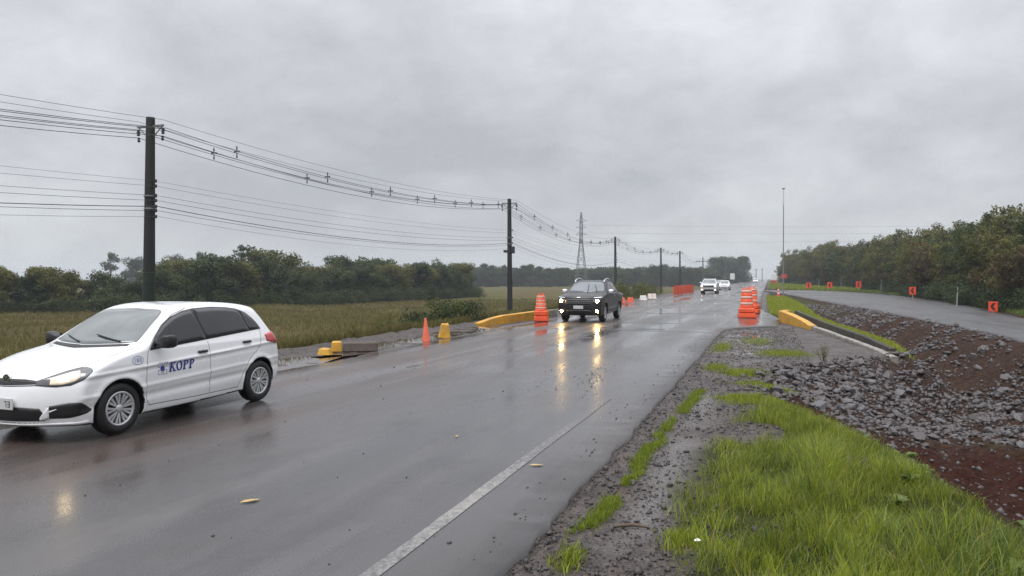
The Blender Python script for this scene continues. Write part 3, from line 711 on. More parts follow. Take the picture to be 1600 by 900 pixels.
def make_hatch():
    p = dict(L=3.9, H=1.5, axles=(.80, 3.27), wz=.30, ra=.345, ain=.50, flare=.014, crown=.035,
        prof=[(.16, .17), (.03, .20), (-.01, .30), (-.02, .45), (.0, .58), (.03, .66), (.075, .735), (.16, .795), (.5, .905), (.85, .965), (1.02, 1.00), (1.22, 1.115), (1.5, 1.285), (1.75, 1.405), (1.95, 1.46), (2.3, 1.485), (2.7, 1.48), (3.1, 1.45), (3.42, 1.40), (3.50, 1.36), (3.60, 1.22), (3.72, 1.03), (3.82, .95), (3.87, .80), (3.90, .55), (3.90, .38), (3.84, .28), (3.6, .22), (2.0, .17), (.8, .17)],
        kbow=([0, .5, 1.0, 1.6, 2.2, 3.2, 3.6, 3.9], [.60, .46, .28, .20, 0, 0, -.18, -.30]),
        wz_tab=([.1, .22, .34, .5, .66, .80, .93, 1.0, 1.42, 1.5], [.74, .775, .800, .822, .826, .826, .806, .775, .585, .54]),
        plan=([-.1, .15, .5, .9, 1.5, 2.6, 3.3, 3.9], [-.05, -.03, -.005, 0, .004, .004, -.01, -.06]),
        crease=[(.70, .87, .013, .020), (.66, .82, -.006, .030), (.36, .50, -.016, .045), (.47, .63, .009, .022)], kr=[.045, .045, .055, .12])
    sh = Shell(p); root = empty('hatchback_car')
    shell_body(sh, .015, M['white_paint'], root)
    wpan = sh.panel
    # windscreen, wipers
    ws = put('windscreen', wpan('front', [(-.64, 1.035), (-.5, 1.02), (0, 1.005), (.5, 1.02), (.64, 1.035)], [(-.64, 1.06), (-.60, 1.18), (-.55, 1.30), (-.5, 1.375), (-.42, 1.40), (0, 1.415), (.42, 1.40), (.5, 1.375), (.55, 1.30), (.60, 1.18), (.64, 1.06)], 41, 10, .003), M['windscreen'], root)
    for (x0, z0, x1, z1) in ((.46, 1.03, .02, 1.10), (-.12, 1.02, -.50, 1.085)):
        t = np.linspace(0, 1, 9); P, N = sh.project('front', x0 + (x1 - x0) * t, z0 + (z1 - z0) * t)
        MB().tube(P + N * .016, [.012, .012, .011, .010, .010, .009, .009, .008, .006], 6).build('wiper', M['black_plastic'], root)
    cw = put('cowl_panel', wpan('front', [(-.60, .992), (0, .972), (.60, .992)], [(-.60, 1.015), (0, .998), (.60, 1.015)], 31, 3, .003), M['black_plastic'], root)
    # bonnet gap lines
    for sd in (1, -1):
        for nm, mode, pts in (('panel_gap', 'top', [(.20, .56), (.45, .66), (.75, .705), (1.0, .715), (1.12, .70)]),):
            put(nm, sh.strip(mode, pts, .007, .0015, sd), M['seam'], root)
        D = [(1.24, .275), (1.17, .34), (1.16, .55), (1.17, .80), (1.20, .925), (1.34, 1.06), (1.55, 1.215), (1.8, 1.345), (2.05, 1.412)]
        put('door_gap', sh.strip('side', D, .006, .0015, sd), M['seam'], root)
        put('door_gap', sh.strip('side', [(2.245, .275), (2.235, .6), (2.215, .97)], .006, .0015, sd), M['seam'], root)
        put('door_gap', sh.strip('side', [(2.80, .275), (2.90, .45), (2.98, .60), (3.10, .70), (3.24, .78), (3.30, .9), (3.36, 1.05)], .006, .0015, sd), M['seam'], root)
        put('door_gap', sh.strip('side', [(1.22, .275), (2.0, .265), (2.82, .275)], .008, .0015, sd), M['seam'], root)
        put('window_trim', wpan('side', [(1.235, .935), (1.6, .955), (2.6, 1.015), (3.38, 1.06)], [(1.235, .945), (1.36, 1.07), (1.55, 1.21), (1.75, 1.315), (1.95, 1.375), (2.15, 1.402), (2.5, 1.412), (2.8, 1.395), (3.0, 1.365), (3.15, 1.315), (3.28, 1.215), (3.36, 1.11), (3.38, 1.068)], 60, 8, .005, .01, sd), M['black_plastic'], root)
        g1 = ([(1.28, .952), (1.6, .968), (2.19, 1.002)], [(1.28, .972), (1.40, 1.085), (1.58, 1.213), (1.76, 1.303), (1.95, 1.359), (2.10, 1.383), (2.14, 1.30), (2.19, 1.01)])
        g2 = ([(2.205, 1.375), (2.225, 1.20), (2.26, 1.006), (3.075, 1.054)][2:], None)
        put('front_door_window', wpan('side', *g1, 44, 8, .009, .006, sd), M['side_glass'], root)
        put('rear_door_window', wpan('side', [(2.175, 1.30), (2.235, 1.004), (2.6, 1.026), (3.10, 1.052)], [(2.175, 1.388), (2.5, 1.397), (2.8, 1.380), (2.98, 1.352), (3.06, 1.25), (3.10, 1.06)], 40, 8, .009, .006, sd), M['side_glass'], root)
        put('quarter_window', wpan('side', [(3.06, 1.33), (3.12, 1.057), (3.355, 1.07)], [(3.06, 1.335), (3.14, 1.303), (3.26, 1.205), (3.33, 1.115), (3.355, 1.075)], 20, 6, .009, .006, sd), M['side_glass'], root)
        # mirror
        ms = empty('door_mirror', (0, 0, 0), 0, root)
        b = MB(); V = []
        for i, (xx, sy, sz) in enumerate(((.80, .03, .03), (.86, .05, .055), (.93, .075, .085), (1.0, .08, .09), (1.03, .07, .078), (1.045, .03, .04))):
            for k in range(14):
                a = 2 * math.pi * k / 14; ca, sa = math.cos(a), math.sin(a)
                V.append((sd * xx, 1.335 + .02 * i * .5 + sy * np.sign(ca) * abs(ca) ** .4, 1.025 + .004 * i + sz * .9 * np.sign(sa) * abs(sa) ** .4))
        F = [(i * 14 + k, i * 14 + (k + 1) % 14, (i + 1) * 14 + (k + 1) % 14, (i + 1) * 14 + k) for i in range(5) for k in range(14)] + [tuple(range(13, -1, -1)), tuple(range(70, 84))]
        if sd < 0: F = [f[::-1] for f in F]
        b.add(V, F, True); b.build('mirror_housing', M['black_plastic'], ms)
        MB().box((sd * .95, 1.425, 1.045), (.12, .006, .10), bev=.002).build('mirror_glass', M['side_glass'], ms)
        if sd < 0: ms.scale = (.97, 1, 1)
        # handles
        for yy, zz in ((2.09, .845), (2.98, .90)):
            P, N = sh.project('side', [yy], [zz], sd)
            MB().box((P[0][0] + sd * .014, yy, zz), (.035, .17, .034), bev=.010).build('door_handle', M['black_plastic'], root)
        # lamps
        hl = empty('headlamp', (0, 0, 0), 0, root)
        put('lamp_housing', wpan('round', [(.44, .640), (.66, .622), (.82, .636), (.95, .690), (1.05, .775)], [(.44, .690), (.58, .735), (.76, .785), (.9, .812), (1.01, .816), (1.05, .80)], 30, 6, .004, .02, 1, sd < 0), M['lamp_housing'], hl)
        put('lamp_lens', wpan('round', [(.60, .650), (.74, .650), (.86, .680), (.92, .720)], [(.60, .712), (.68, .738), (.83, .774), (.92, .784)], 18, 5, .008, .004, 1, sd < 0), M['lamp_reflector'], hl)
        put('lamp_bulb', wpan('round', [(.70, .680), (.80, .684)], [(.70, .722), (.80, .738)], 8, 4, .011, .003, 1, sd < 0), M['lamp_core'], hl)
        put('fog_recess', wpan('round', [(.58, .285), (.8, .285), (.98, .318), (1.03, .345)], [(.58, .42), (.80, .455), (.92, .452), (1.03, .36)], 24, 6, .003, .02, 1, sd < 0), M['black_plastic'], root)
        put('bumper_fin', wpan('round', [(.50, .27), (.60, .282)], [(.50, .30), (.60, .425)], 6, 5, .012, .02, 1, sd < 0), M['white_paint'], root)
        put('bumper_fin', wpan('round', [(.60, .35), (.68, .385)], [(.60, .37), (.68, .392)], 5, 3, .010, .02, 1, sd < 0), M['white_paint'], root)
        put('tail_lamp', wpan('rround', [(.62, .84), (.85, .82), (1.06, .875)], [(.62, .985), (.9, 1.0), (1.06, .97)], 16, 5, .010, .02, 1, sd < 0), M['red_lens'], root)
    put('grille', wpan('round', [(-.45, .640), (0, .625), (.45, .640)], [(-.45, .690), (-.3, .706), (0, .708), (.3, .706), (.45, .690)], 40, 4, .003, .01), M['black_plastic'], root)
    put('grille_bar', sh.strip('round', [(-.44, .650), (0, .634), (.44, .650)], .006, .007), M['chrome'], root)
    put('lower_intake', wpan('round', [(-.55, .262), (0, .255), (.55, .262)], [(-.55, .32), (-.50, .40), (-.3, .412), (.3, .412), (.50, .40), (.55, .32)], 40, 5, .003, .01), M['black_plastic'], root)
    put('bumper_lip', wpan('round', [(-1.0, .205), (0, .205), (1.0, .205)], [(-1.0, .235), (0, .228), (1.0, .235)], 40, 3, .012, .02), M['white_paint'], root)
    badge = empty('front_badge', (0, 0, 0), 0, root)
    P, N = sh.project('front', [0.], [.70]); yb = P[0][1] - .012
    def disc(nm, r, dy, mt, q):
        b = MB(); n = 24; V = [(r * math.cos(2 * math.pi * k / n), yb - dy, .70 + r * math.sin(2 * math.pi * k / n)) for k in range(n)] + [(r * math.cos(2 * math.pi * k / n), yb + .03, .70 + r * math.sin(2 * math.pi * k / n)) for k in range(n)]
        b.add(V, [tuple(range(n - 1, -1, -1))[::-1]] + [(k, (k + 1) % n, n + (k + 1) % n, n + k) for k in range(n)]); return b.build(nm, mt, q)
    disc('badge_ring', .058, 0, M['chrome'], badge); disc('badge_face', .049, .002, M['black_plastic'], badge)
    b = MB()
    def stroke(x0, z0, x1, z1, w=.006):
        dx, dz = x1 - x0, z1 - z0; l = math.hypot(dx, dz); nx, nz = -dz / l * w, dx / l * w; y_ = yb - .005
        b.add([(x0 + nx, y_, .70 + z0 + nz), (x0 - nx, y_, .70 + z0 - nz), (x1 - nx, y_, .70 + z1 - nz), (x1 + nx, y_, .70 + z1 + nz)], [(0, 1, 2, 3)])
    stroke(-.02, .042, 0, .006); stroke(.02, .042, 0, .006); stroke(-.042, .02, -.02, -.04); stroke(-.02, -.04, 0, -.004); stroke(0, -.004, .02, -.04); stroke(.02, -.04, .042, .02)
    b.build('badge_mark', M['chrome'], badge)
    pl = empty('number_plate', (0, 0, 0), 0, root)
    P, N = sh.project('front', [0.], [.46]); yp = P[0][1] - .02
    MB().box((0, yp, .45), (.40, .016, .13), bev=.006).build('plate', M['plate'], pl)
    b = MB(); x = -.175 + 5 * .051          # only the last two characters can be read in the picture
    for ch in '73':
        for q in digits(ch, x, .415, .036, .065, .009): b.add([(u, yp - .0105, v) for u, v in q], [(0, 1, 2, 3)])
        x += .051
    b.build('plate_lettering', M['ink'], pl)
    # door print: emblem and name
    K = []; y0, z0, hgt = 1.50, .640, .122
    tilt = lambda u, v: (y0 + u + v * .10, z0 + v + u * .02)
    def L2(polys, ox): return [[tilt(ox + a * hgt, c * hgt) for a, c in q] for q in polys]
    sf = .10
    kk = [bx(.10, 0, .32, 1), bx(0, 0, .42, sf), bx(0, 1 - sf, .42, 1), [(.32, .38), (.46, .50), (.82, 1), (.62, 1)], [(.40, .50), (.56, .60), (.90, 0), (.64, 0)], bx(.50, 1 - sf, .90, 1), bx(.54, 0, .98, sf)]
    oo = ringq(.42, .5, .42, .52, .22, n=22, wy=.13)
    pp = [bx(.10, 0, .32, 1), bx(0, 0, .44, sf), bx(0, 1 - sf, .40, 1)] + ringq(.40, .72, .40, .28, .20, -math.pi / 2, math.pi / 2, 12, .11) + [bx(.30, .90, .42, 1.0), bx(.30, .44, .42, .55)]
    let = L2(kk, 0) + L2(oo, hgt * .98) + L2(pp, hgt * 1.87) + L2(pp, hgt * 2.72)
    put('door_lettering', sh.decal('side', let, .0045, 1), M['blue'], root)
    ex, ez = 1.405, .697; em = []
    star = [(ex + r_ * math.cos(a_), ez + r_ * math.sin(a_)) for a_, r_ in ((2 * math.pi * k / 16, .040 if k % 2 == 0 else .027) for k in range(16))]
    em.append(star)
    put('door_emblem', sh.decal('side', em, .0045, 1), M['blue'], root)
    sq = []
    for ox in (-1, 1):
        for oz in (-1, 1):
            cx, cz = ex + ox * .040, ez + oz * .045; r0, w = .030, .007
            sq += [bx(cx - r0, cz - r0, cx + r0, cz - r0 + w), bx(cx - r0, cz + r0 - w, cx + r0, cz + r0), bx(cx - r0, cz - r0 + w, cx - r0 + w, cz + r0 - w), bx(cx + r0 - w, cz - r0 + w, cx + r0, cz + r0 - w)]
    put('emblem_squares', sh.decal('side', sq, .0035, 1), M['paleblue'], root)
    num = ringq(1.035, .835, .082, .052, .007, n=26) + [q for ch, x in (('1', .972), ('8', 1.018), ('3', 1.058)) for q in digits(ch, x, .812, .026, .048, .008)]
    put('fleet_number', sh.decal('side', num, .0045, 1), M['paleblue'], root)
    put('rear_window', wpan('back', [(-.55, 1.05), (.55, 1.05)], [(-.50, 1.32), (0, 1.345), (.50, 1.32)], 20, 5, .003), M['side_glass'], root)
    for yy in p['axles']:
        for sd in (1, -1): wheel(root, sd * .715, yy, .30, sd)
    return root
hatch = make_hatch()
hatch.location = (-7.76, 5.66, 0); hatch.scale = (.985, .985, .985)
tag(hatch, 'white hatchback with blue door lettering driving past on the wet road', 'car')
SHH = None

def make_pickup():
    p = dict(L=4.92, H=1.74, axles=(.95, 3.94), wz=.36, ra=.43, ain=.56, flare=.022, crown=.03, yc=1.0,
        prof=[(.25, .27), (.08, .30), (.01, .42), (-.01, .60), (-.005, .84), (.02, 1.00), (.09, 1.065), (.25, 1.10), (.8, 1.165), (1.22, 1.20), (1.40, 1.29), (1.75, 1.50), (2.0, 1.625), (2.3, 1.69), (2.8, 1.705), (3.2, 1.67), (3.42, 1.60), (3.60, 1.42), (3.78, 1.20), (4.0, 1.16), (4.80, 1.16), (4.88, 1.10), (4.92, .85), (4.92, .58), (4.84, .45), (4.5, .42), (2.5, .30), (1.0, .27)],
        kbow=([0, .5, 1.2, 1.8, 2.4, 4.2, 4.9], [.26, .24, .18, .14, 0, 0, -.10]),
        wz_tab=([.2, .32, .48, .66, .85, 1.0, 1.12, 1.2, 1.62, 1.75], [.84, .88, .905, .920, .925, .925, .91, .87, .70, .65]),
        plan=([-.1, .2, .6, 1.2, 2.6, 4.3, 4.9], [-.05, -.02, 0, 0, 0, -.005, -.04]),
        crease=[(.92, 1.02, .012, .04), (.50, .58, -.014, .06)], kr=[.05, .05, .06, .11])
    sh = Shell(p); root = empty('pickup_truck'); wpan = sh.panel
    shell_body(sh, .03, M['dark_paint'], root, .4)
    put('windscreen', wpan('front', [(-.74, 1.235), (0, 1.215), (.74, 1.235)], [(-.74, 1.26), (-.69, 1.42), (-.625, 1.575), (-.55, 1.605), (0, 1.63), (.55, 1.605), (.625, 1.575), (.69, 1.42), (.74, 1.26)], 36, 9, .003), M['windscreen_dark'], root)
    for (x0, z0, x1, z1) in ((.10, 1.20, .02, 1.50), (.48, 1.21, .30, 1.48)):
        t = np.linspace(0, 1, 7); P, N = sh.project('front', x0 + (x1 - x0) * t, z0 + (z1 - z0) * t)
        MB().tube(P + N * .02, .014, 6).build('wiper', M['black_plastic'], root)
    for sd in (1, -1):
        put('window_trim', wpan('side', [(1.52, 1.155), (3.55, 1.20)], [(1.52, 1.17), (1.75, 1.36), (2.05, 1.53), (2.3, 1.60), (2.8, 1.62), (3.15, 1.585), (3.38, 1.45), (3.55, 1.24)], 40, 7, .002, .01, sd), M['black_plastic'], root)
        put('front_door_window', wpan('side', [(1.58, 1.18), (2.50, 1.195)], [(1.58, 1.20), (1.8, 1.37), (2.08, 1.52), (2.3, 1.58), (2.50, 1.595)], 26, 6, .005, .006, sd), M['side_glass'], root)
        put('rear_door_window', wpan('side', [(2.57, 1.195), (3.46, 1.215)], [(2.57, 1.598), (2.8, 1.60), (3.1, 1.57), (3.32, 1.44), (3.46, 1.25)], 24, 6, .005, .006, sd), M['side_glass'], root)
        for D in ([(1.44, .45), (1.40, .8), (1.46, 1.13)], [(2.54, .45), (2.54, 1.18)], [(3.30, .47), (3.45, .75), (3.60, 1.15)], [(1.44, .45), (3.30, .47)]):
            put('door_gap', sh.strip('side', D, .010, .002, sd), M['seam'], root)
        put('side_moulding', wpan('side', [(1.48, .47), (3.25, .50)], [(1.48, .55), (3.25, .58)], 16, 3, .02, .01, sd), M['steel'], root)
        for yy in (2.34, 3.28):
            P, N = sh.project('side', [yy], [1.03], sd); MB().box((P[0][0] + sd * .016, yy, 1.03), (.04, .22, .045), bev=.012).build('door_handle', M['dark_paint'], root)
        b = MB(); b.box((sd * 1.0, 1.60, 1.23), (.24, .13, .18), bev=.045); b.box((sd * .87, 1.60, 1.17), (.10, .06, .05), bev=.015); b.build('door_mirror', M['chrome'], root)
        b = MB(); b.tube([(sd * .62, 1.95, 1.62), (sd * .63, 2.05, 1.70), (sd * .63, 2.4, 1.765), (sd * .62, 3.0, 1.77), (sd * .61, 3.35, 1.68), (sd * .60, 3.45, 1.60)], .024, 8); b.build('roof_rail', M['chrome'], root)
        put('daytime_lamp', wpan('round', [(.60, .985), (.80, .99), (.98, 1.0)], [(.60, 1.01), (.80, 1.03), (.98, 1.045)], 12, 3, .006, .01, 1, sd < 0), M['chrome'], root)
        put('lamp_cluster', wpan('front', [(.58, .80), (.86, .80)], [(.58, .93), (.86, .945)], 10, 5, .004, .02, 1, sd < 0), M['lamp_housing'], root)
        for (nm, xx, zz, r) in (('headlamp', .745, .865, .062), ('fog_lamp', .735, .455, .050)):
            P, N = sh.project('front', [sd * xx], [zz]); yy = P[0][1] - .004
            hl = empty(nm, (sd * xx, yy, zz), 0, root); n = 20
            for pn, r2, d0, d1, mt in (('lamp_surround', r * 1.25, -.012, .10, M['chrome']), ('lamp_lens', r, -.020, .05, M['lamp_bright'])):
                V = [(r2 * math.cos(2 * math.pi * k / n), d0, r2 * math.sin(2 * math.pi * k / n)) for k in range(n)] + [(r2 * math.cos(2 * math.pi * k / n), d1, r2 * math.sin(2 * math.pi * k / n)) for k in range(n)]
                MB().add(V, [tuple(range(n))] + [((k + 1) % n, k, n + k, n + (k + 1) % n) for k in range(n)]).build(pn, mt, hl)
        put('tail_lamp', wpan('rround', [(.75, .85), (1.0, .85)], [(.75, 1.10), (1.0, 1.10)], 8, 5, .008, .02, 1, sd < 0), M['red_lens'], root)
    put('grille', wpan('front', [(-.56, .72), (0, .70), (.56, .72)], [(-.56, .95), (0, .965), (.56, .95)], 24, 5, .004, .02), M['black_plastic'], root)
    for zz in (.775, .835, .895): put('grille_bar', wpan('front', [(-.53, zz), (.53, zz)], [(-.53, zz + .018), (.53, zz + .018)], 20, 3, .018, .02), M['steel'], root)
    put('badge', wpan('front', [(-.08, .985), (.08, .985)], [(-.08, 1.02), (.08, 1.02)], 6, 3, .016, .01), M['chrome'], root)
    put('lower_intake', wpan('front', [(-.58, .36), (.58, .36)], [(-.50, .50), (.50, .50)], 20, 4, .004, .02), M['black_plastic'], root)
    P, N = sh.project('front', [0.], [.61]); b = MB(); b.box((0, P[0][1] - .016, .615), (.40, .02, .13), bev=.006); b.build('number_plate', M['plate'], root)
    for yy in p['axles']:
        for sd in (1, -1): wheel(root, sd * .785, yy, .36, sd, .23, .64, 6)
    return root
pickup = make_pickup()
pickup.location = (-7.22, 28.9, 0)
tag(pickup, 'dark pickup truck with glowing headlights and fog lamps on the wet road', 'pickup truck')
def recolour(root, frm, to):
    for o in [root] + list(root.children_recursive):
        if o.type == 'MESH':
            for sl_ in o.material_slots:
                if sl_.material == frm: sl_.link = 'OBJECT'; sl_.material = to
def far_copy(src, loc, label, cat, frm, to, drop=(), sc=1., lamp=None, rz=0):
    c = copy_tree(src); c.location = loc; c.scale = (sc,) * 3; c.rotation_euler = (0, 0, rz)
    for o in list(c.children_recursive):
        if o.name.split('.')[0] in drop: bpy.data.objects.remove(o)
    recolour(c, frm, to)
    if lamp: recolour(c, lamp[0], lamp[1])
    for k in ('group',):
        if k in c: del c[k]
    return tag(c, label, cat)
DROP = ('door_lettering', 'door_emblem', 'emblem_squares', 'fleet_number', 'plate_lettering', 'panel_gap', 'badge_mark', 'badge_face', 'badge_ring', 'front_badge', 'door_gap')
far_copy(pickup, (-6.55, 88.0, 0), 'silver pickup truck following at a distance beside the orange fencing', 'pickup truck', M['dark_paint'], M['silver_paint'], ('badge', 'door_gap'), 1.02, (M['lamp_bright'], M['lamp_far'])).name = 'pickup_truck'
far_copy(hatch, (-6.4, 117.5, 0), 'small white car right behind the silver pickup', 'car', M['white_paint'], M['white_paint'], DROP, 1.0, (M['lamp_core'], M['lamp_far'])).name = 'passenger_car'
far_copy(hatch, (-11.5, 190., -.1), 'pale beige car at the left roadside far down the highway', 'car', M['white_paint'], M['beige_paint'], DROP, 1.0, (M['lamp_core'], M['lamp_housing'])).name = 'passenger_car'
far_copy(hatch, (-4.6, 300., 0), 'tiny white car farthest away on the highway', 'car', M['white_paint'], M['white_paint'], DROP, 1.15, (M['lamp_core'], M['lamp_far'])).name = 'passenger_car'

# ------------------------------------------------------------------ traffic drums, cones, barriers, kerb walls, signs
def hz(t, s): return float(height(np.array([t]), np.array([s]))[0])
def make_drum(hgt=1.12, wide=.62, n_band=3):
    r = empty('traffic_drum')
    b = MB(); b.box((0, 0, .11), (wide, wide, .22), top=(.94, .94), bev=.035); b.build('base', M['orange'], r)
    b = MB(); b.box((0, 0, .335), (wide * .93, wide * .93, .23), top=(.96, .96), bev=.05); b.build('lower_tier', M['orange'], r)
    k = wide / .62 * 1.17; z0 = .45; top = hgt - .10; prof = [(.215 * k, z0)]
    st = (top - z0) / n_band
    for i in range(n_band):
        za = z0 + st * i; ra = (.215 - .016 * i) * k
        prof += [(ra, za + .01), (ra - .012 * k, za + st * .45), (ra - .020 * k, za + st * .5), (ra - .022 * k, za + st * .95), (ra - .012 * k, za + st)]
    prof += [(.14 * k, top), (.12 * k, top + .02), (.02, top + .03)]
    b = MB(); b.lathe(prof, n=22); b.build('body', M['orange'], r)
    for i in range(n_band):
        za = z0 + st * i; ra = (.215 - .016 * i) * k - .017 * k
        b = MB(); b.lathe([(ra - .01, za + st * .52), (ra + .003, za + st * .53), (ra + .001, za + st * .90), (ra - .012, za + st * .91)], n=22); b.build('reflective_band', M['band'], r)
    b = MB(); b.tube([(-.09 * k, 0, top), (-.08 * k, 0, hgt - .02), (0, 0, hgt), (.08 * k, 0, hgt - .02), (.09 * k, 0, top)], .022, 8); b.build('handle', M['orange'], r)
    return r
DG = 'orange traffic drums'
d1 = make_drum(1.38, .74, 3); d1.location = (-.92, 34.9, 0); d1.rotation_euler.z = R(8)
tag(d1, 'tall orange traffic drum at the front of the pair on the right road edge', 'traffic drum', DG)
d2 = copy_tree(d1); d2.location = (-.78, 39.6, 0); d2.rotation_euler.z = R(-12)
tag(d2, 'orange traffic drum half hidden behind the tall one on the right road edge', 'traffic drum', DG)
d3 = make_drum(1.16, .60, 4); d3.location = (-8.92, 29.3, 0); d3.rotation_euler.z = R(20)
tag(d3, 'orange traffic drum in front of the yellow kerb wall left of the dark pickup', 'traffic drum', DG)
def make_cone(h, w, mats, bands):
    r = empty('traffic_cone')
    b = MB(); b.box((0, 0, .02), (w, w, .04), bev=.012); b.build('base', mats[1], r)
    b = MB(); b.lathe([(w * .36, .04), (w * .33, .06), (.03, h - .02), (.022, h), (.0, h)], n=20); b.build('cone_body', mats[0], r)
    for z0, z1 in bands:
        f = lambda z: w * .33 + (.03 - w * .33) * (z - .06) / (h - .08) + .003
        b = MB(); b.lathe([(f(z0) - .004, z0), (f(z0), z0 + .003), (f(z1), z1 - .003), (f(z1) - .004, z1)], n=20); b.build('band', M['white_band'], r)
    return r
c1 = make_cone(.70, .34, (M['orange_dull'], M['black_plastic']), ()); c1.location = (-9.39, 19.4, hz(-9.39, 19.4) + .01); c1.rotation_euler = (R(2), R(-2), R(30))
tag(c1, 'faded orange cone standing alone on the muddy left shoulder', 'traffic cone')
c2 = make_cone(.95, .45, (M['red_sign'], M['black_plastic']), ((.30, .46), (.62, .76))); c2.location = (.93, 75.1, hz(.93, 75.1) + .01)
tag(c2, 'red and white striped cone on the grass island before the mast', 'traffic cone')
# broken concrete blocks on the left shoulder
def chunk(name, dims, loc, rz, mat, top=(.85, .8), tilt=(0, 0), seed=0):
    b = MB(); b.box((0, 0, dims[2] / 2), dims, top=top, bev=.03)
    r_ = np.random.default_rng(seed); V = [tuple(np.array(v) + r_.normal(0, .010, 3)) for v in b.v]; b.v = V
    o = b.build(name, mat); o.location = loc; o.rotation_euler = (R(tilt[0]), R(tilt[1]), rz); return o
z = hz(-9.95, 15.1)
tag(chunk('concrete_block', (.30, .26, .20), (-9.98, 15.1, z - .01), R(10), M['yellow'], seed=1), 'small yellow concrete block nearest the white car on the shoulder', 'concrete block')
bk = empty('concrete_kerb_piece', (-9.72, 15.9, hz(-9.7, 15.9) - .02), R(32))
b = MB(); b.box((-.37, 0, .135), (.27, .30, .27), top=(.9, .85), bev=.03); b.build('painted_end', M['yellow'], bk)
b = MB(); b.box((.20, 0, .12), (.86, .30, .24), top=(.96, .85), bev=.03); b.build('concrete_length', M['muddy'], bk)
tag(bk, 'muddy concrete kerb length with a yellow painted end by the puddle', 'concrete block')
tag(chunk('concrete_block', (.36, .34, .46), (-9.32, 20.5, hz(-9.32, 20.5) - .02), R(25), M['yellow'], (.62, .7), (0, 3), 4), 'upright tapered yellow concrete block beside the orange cone', 'concrete block')
# yellow kerb wall (culvert parapet) on the left
def wall_along(path, w, h0, mat, name, parent, zbase=-.25):
    """path: (t, s, z_top); a low wall of width w"""
    P = np.array(path, float); d = np.gradient(P[:, :2], axis=0); d /= np.linalg.norm(d, axis=1)[:, None]; n = np.stack([-d[:, 1], d[:, 0]], 1) * w / 2
    V = []; F = []; m = len(P); c = .02
    for i in range(m):
        for (k, zz) in ((1, P[i, 2] - h0), (1, P[i, 2] - c), (1 - c / w * 2, P[i, 2]), (-1 + c / w * 2, P[i, 2]), (-1, P[i, 2] - c), (-1, P[i, 2] - h0)):
            V.append((P[i, 0] + n[i, 0] * k, P[i, 1] + n[i, 1] * k, zz))
    for i in range(m - 1):
        for j in range(5): F.append((i * 6 + j, i * 6 + j + 1, (i + 1) * 6 + j + 1, (i + 1) * 6 + j))
    F += [(0, 5, 4, 3, 2, 1), tuple(range((m - 1) * 6, m * 6))]
    return MB().add(V, F).build(name, mat, parent)
kw = empty('kerb_wall', (0, 0, 0))
wall_along([(-10.75, 26.7, .03), (-10.5, 27.6, .19), (-10.3, 28.4, .27), (-10.1, 29.6, .29), (-9.95, 30.8, .31), (-9.80, 32.2, .32), (-9.75, 33.0, .31)], .25, .7, M['yellow'], 'painted_wall', kw)
wall_along([(-9.74, 33.05, .30), (-9.72, 34.2, .28)], .28, .6, M['concrete'], 'bare_end', kw)
tag(kw, 'low yellow painted kerb wall behind the left traffic drum', 'kerb wall')
# the right parapet and the concrete chute that runs down from it
ch = empty('drainage_chute', (0, 0, 0))
wall_along([(.55, 33.6, .40), (.62, 32.6, .42), (.95, 31.2, .34), (1.28, 29.6, .22), (1.52, 28.2, .10)], .26, .75, M['yellow'], 'painted_wall', ch)
wall_along([(.82, 34.0, .42), (.55, 33.72, .40)], .22, .75, M['yellow'], 'painted_end', ch)
wall_along([(t_, s_, min(q, hz(t_, s_) + .14)) for t_, s_, q in ((1.53, 28.15, .10), (1.64, 27.4, .09), (1.75, 26.8, .08), (1.93, 25.5, .07), (2.10, 24.2, .05), (2.28, 23, .04), (2.45, 21.8, .02), (2.62, 20.5, 0), (2.80, 19.2, -.05))], .17, .5, M['concrete'], 'near_lip', ch)
wall_along([(1.15, 34.0, .40), (1.45, 31.4, .34), (1.95, 28.2, .22), (2.25, 26.0, .18), (2.62, 23.4, .14), (2.98, 20.6, .02)], .14, .8, M['mossy'], 'far_wall', ch)
tag(ch, 'concrete drainage chute with a yellow painted head on the right verge', 'drainage chute')
# chevron signs along the detour
def make_chevron(w, h, post):
    r = empty('chevron_sign')
    b = MB(); b.box((0, 0, post + h / 2), (w, .02, h), bev=.006); b.build('board', M['orange_sign'], r)
    P = [(.30, .86), (.62, .86), (.34, .5), (.62, .14), (.30, .14), (.02, .5)]
    y = -.013; V = [((u - .32) * w * .95, y, post + v * h) for u, v in P]
    MB().add(V, [(0, 5, 2, 1), (5, 4, 3, 2)]).build('chevron', M['black_sign'], r)
    b = MB(); b.box((0, .03, (post + h * .9) / 2 - .15), (.06, .05, post + h * .9 + .3)); b.build('post', M['post_white'], r)
    return r
CH = [(5.9, 122.5, .72, .85, .25, 'smallest orange chevron sign, farthest along the detour'), (8.5, 117.2, .68, .84, .3, 'second farthest orange chevron sign at the wood edge'), (11.9, 112.9, .70, .86, .35, 'middle orange chevron sign of the five along the wood'),
      (11.9, 72.2, .52, .66, .45, 'orange chevron sign on a white post, second nearest'), (11.2, 45.0, .42, .52, .12, 'nearest orange chevron sign, at the right of the detour')]
for (t, s, w, h, p_, lab) in CH:
    o = make_chevron(w, h, p_); o.location = (t, s, hz(t, s)); o.rotation_euler.z = R(-10) - math.atan2(t, s) + R(4)
    tag(o, lab, 'road sign', 'chevron signs along the detour')
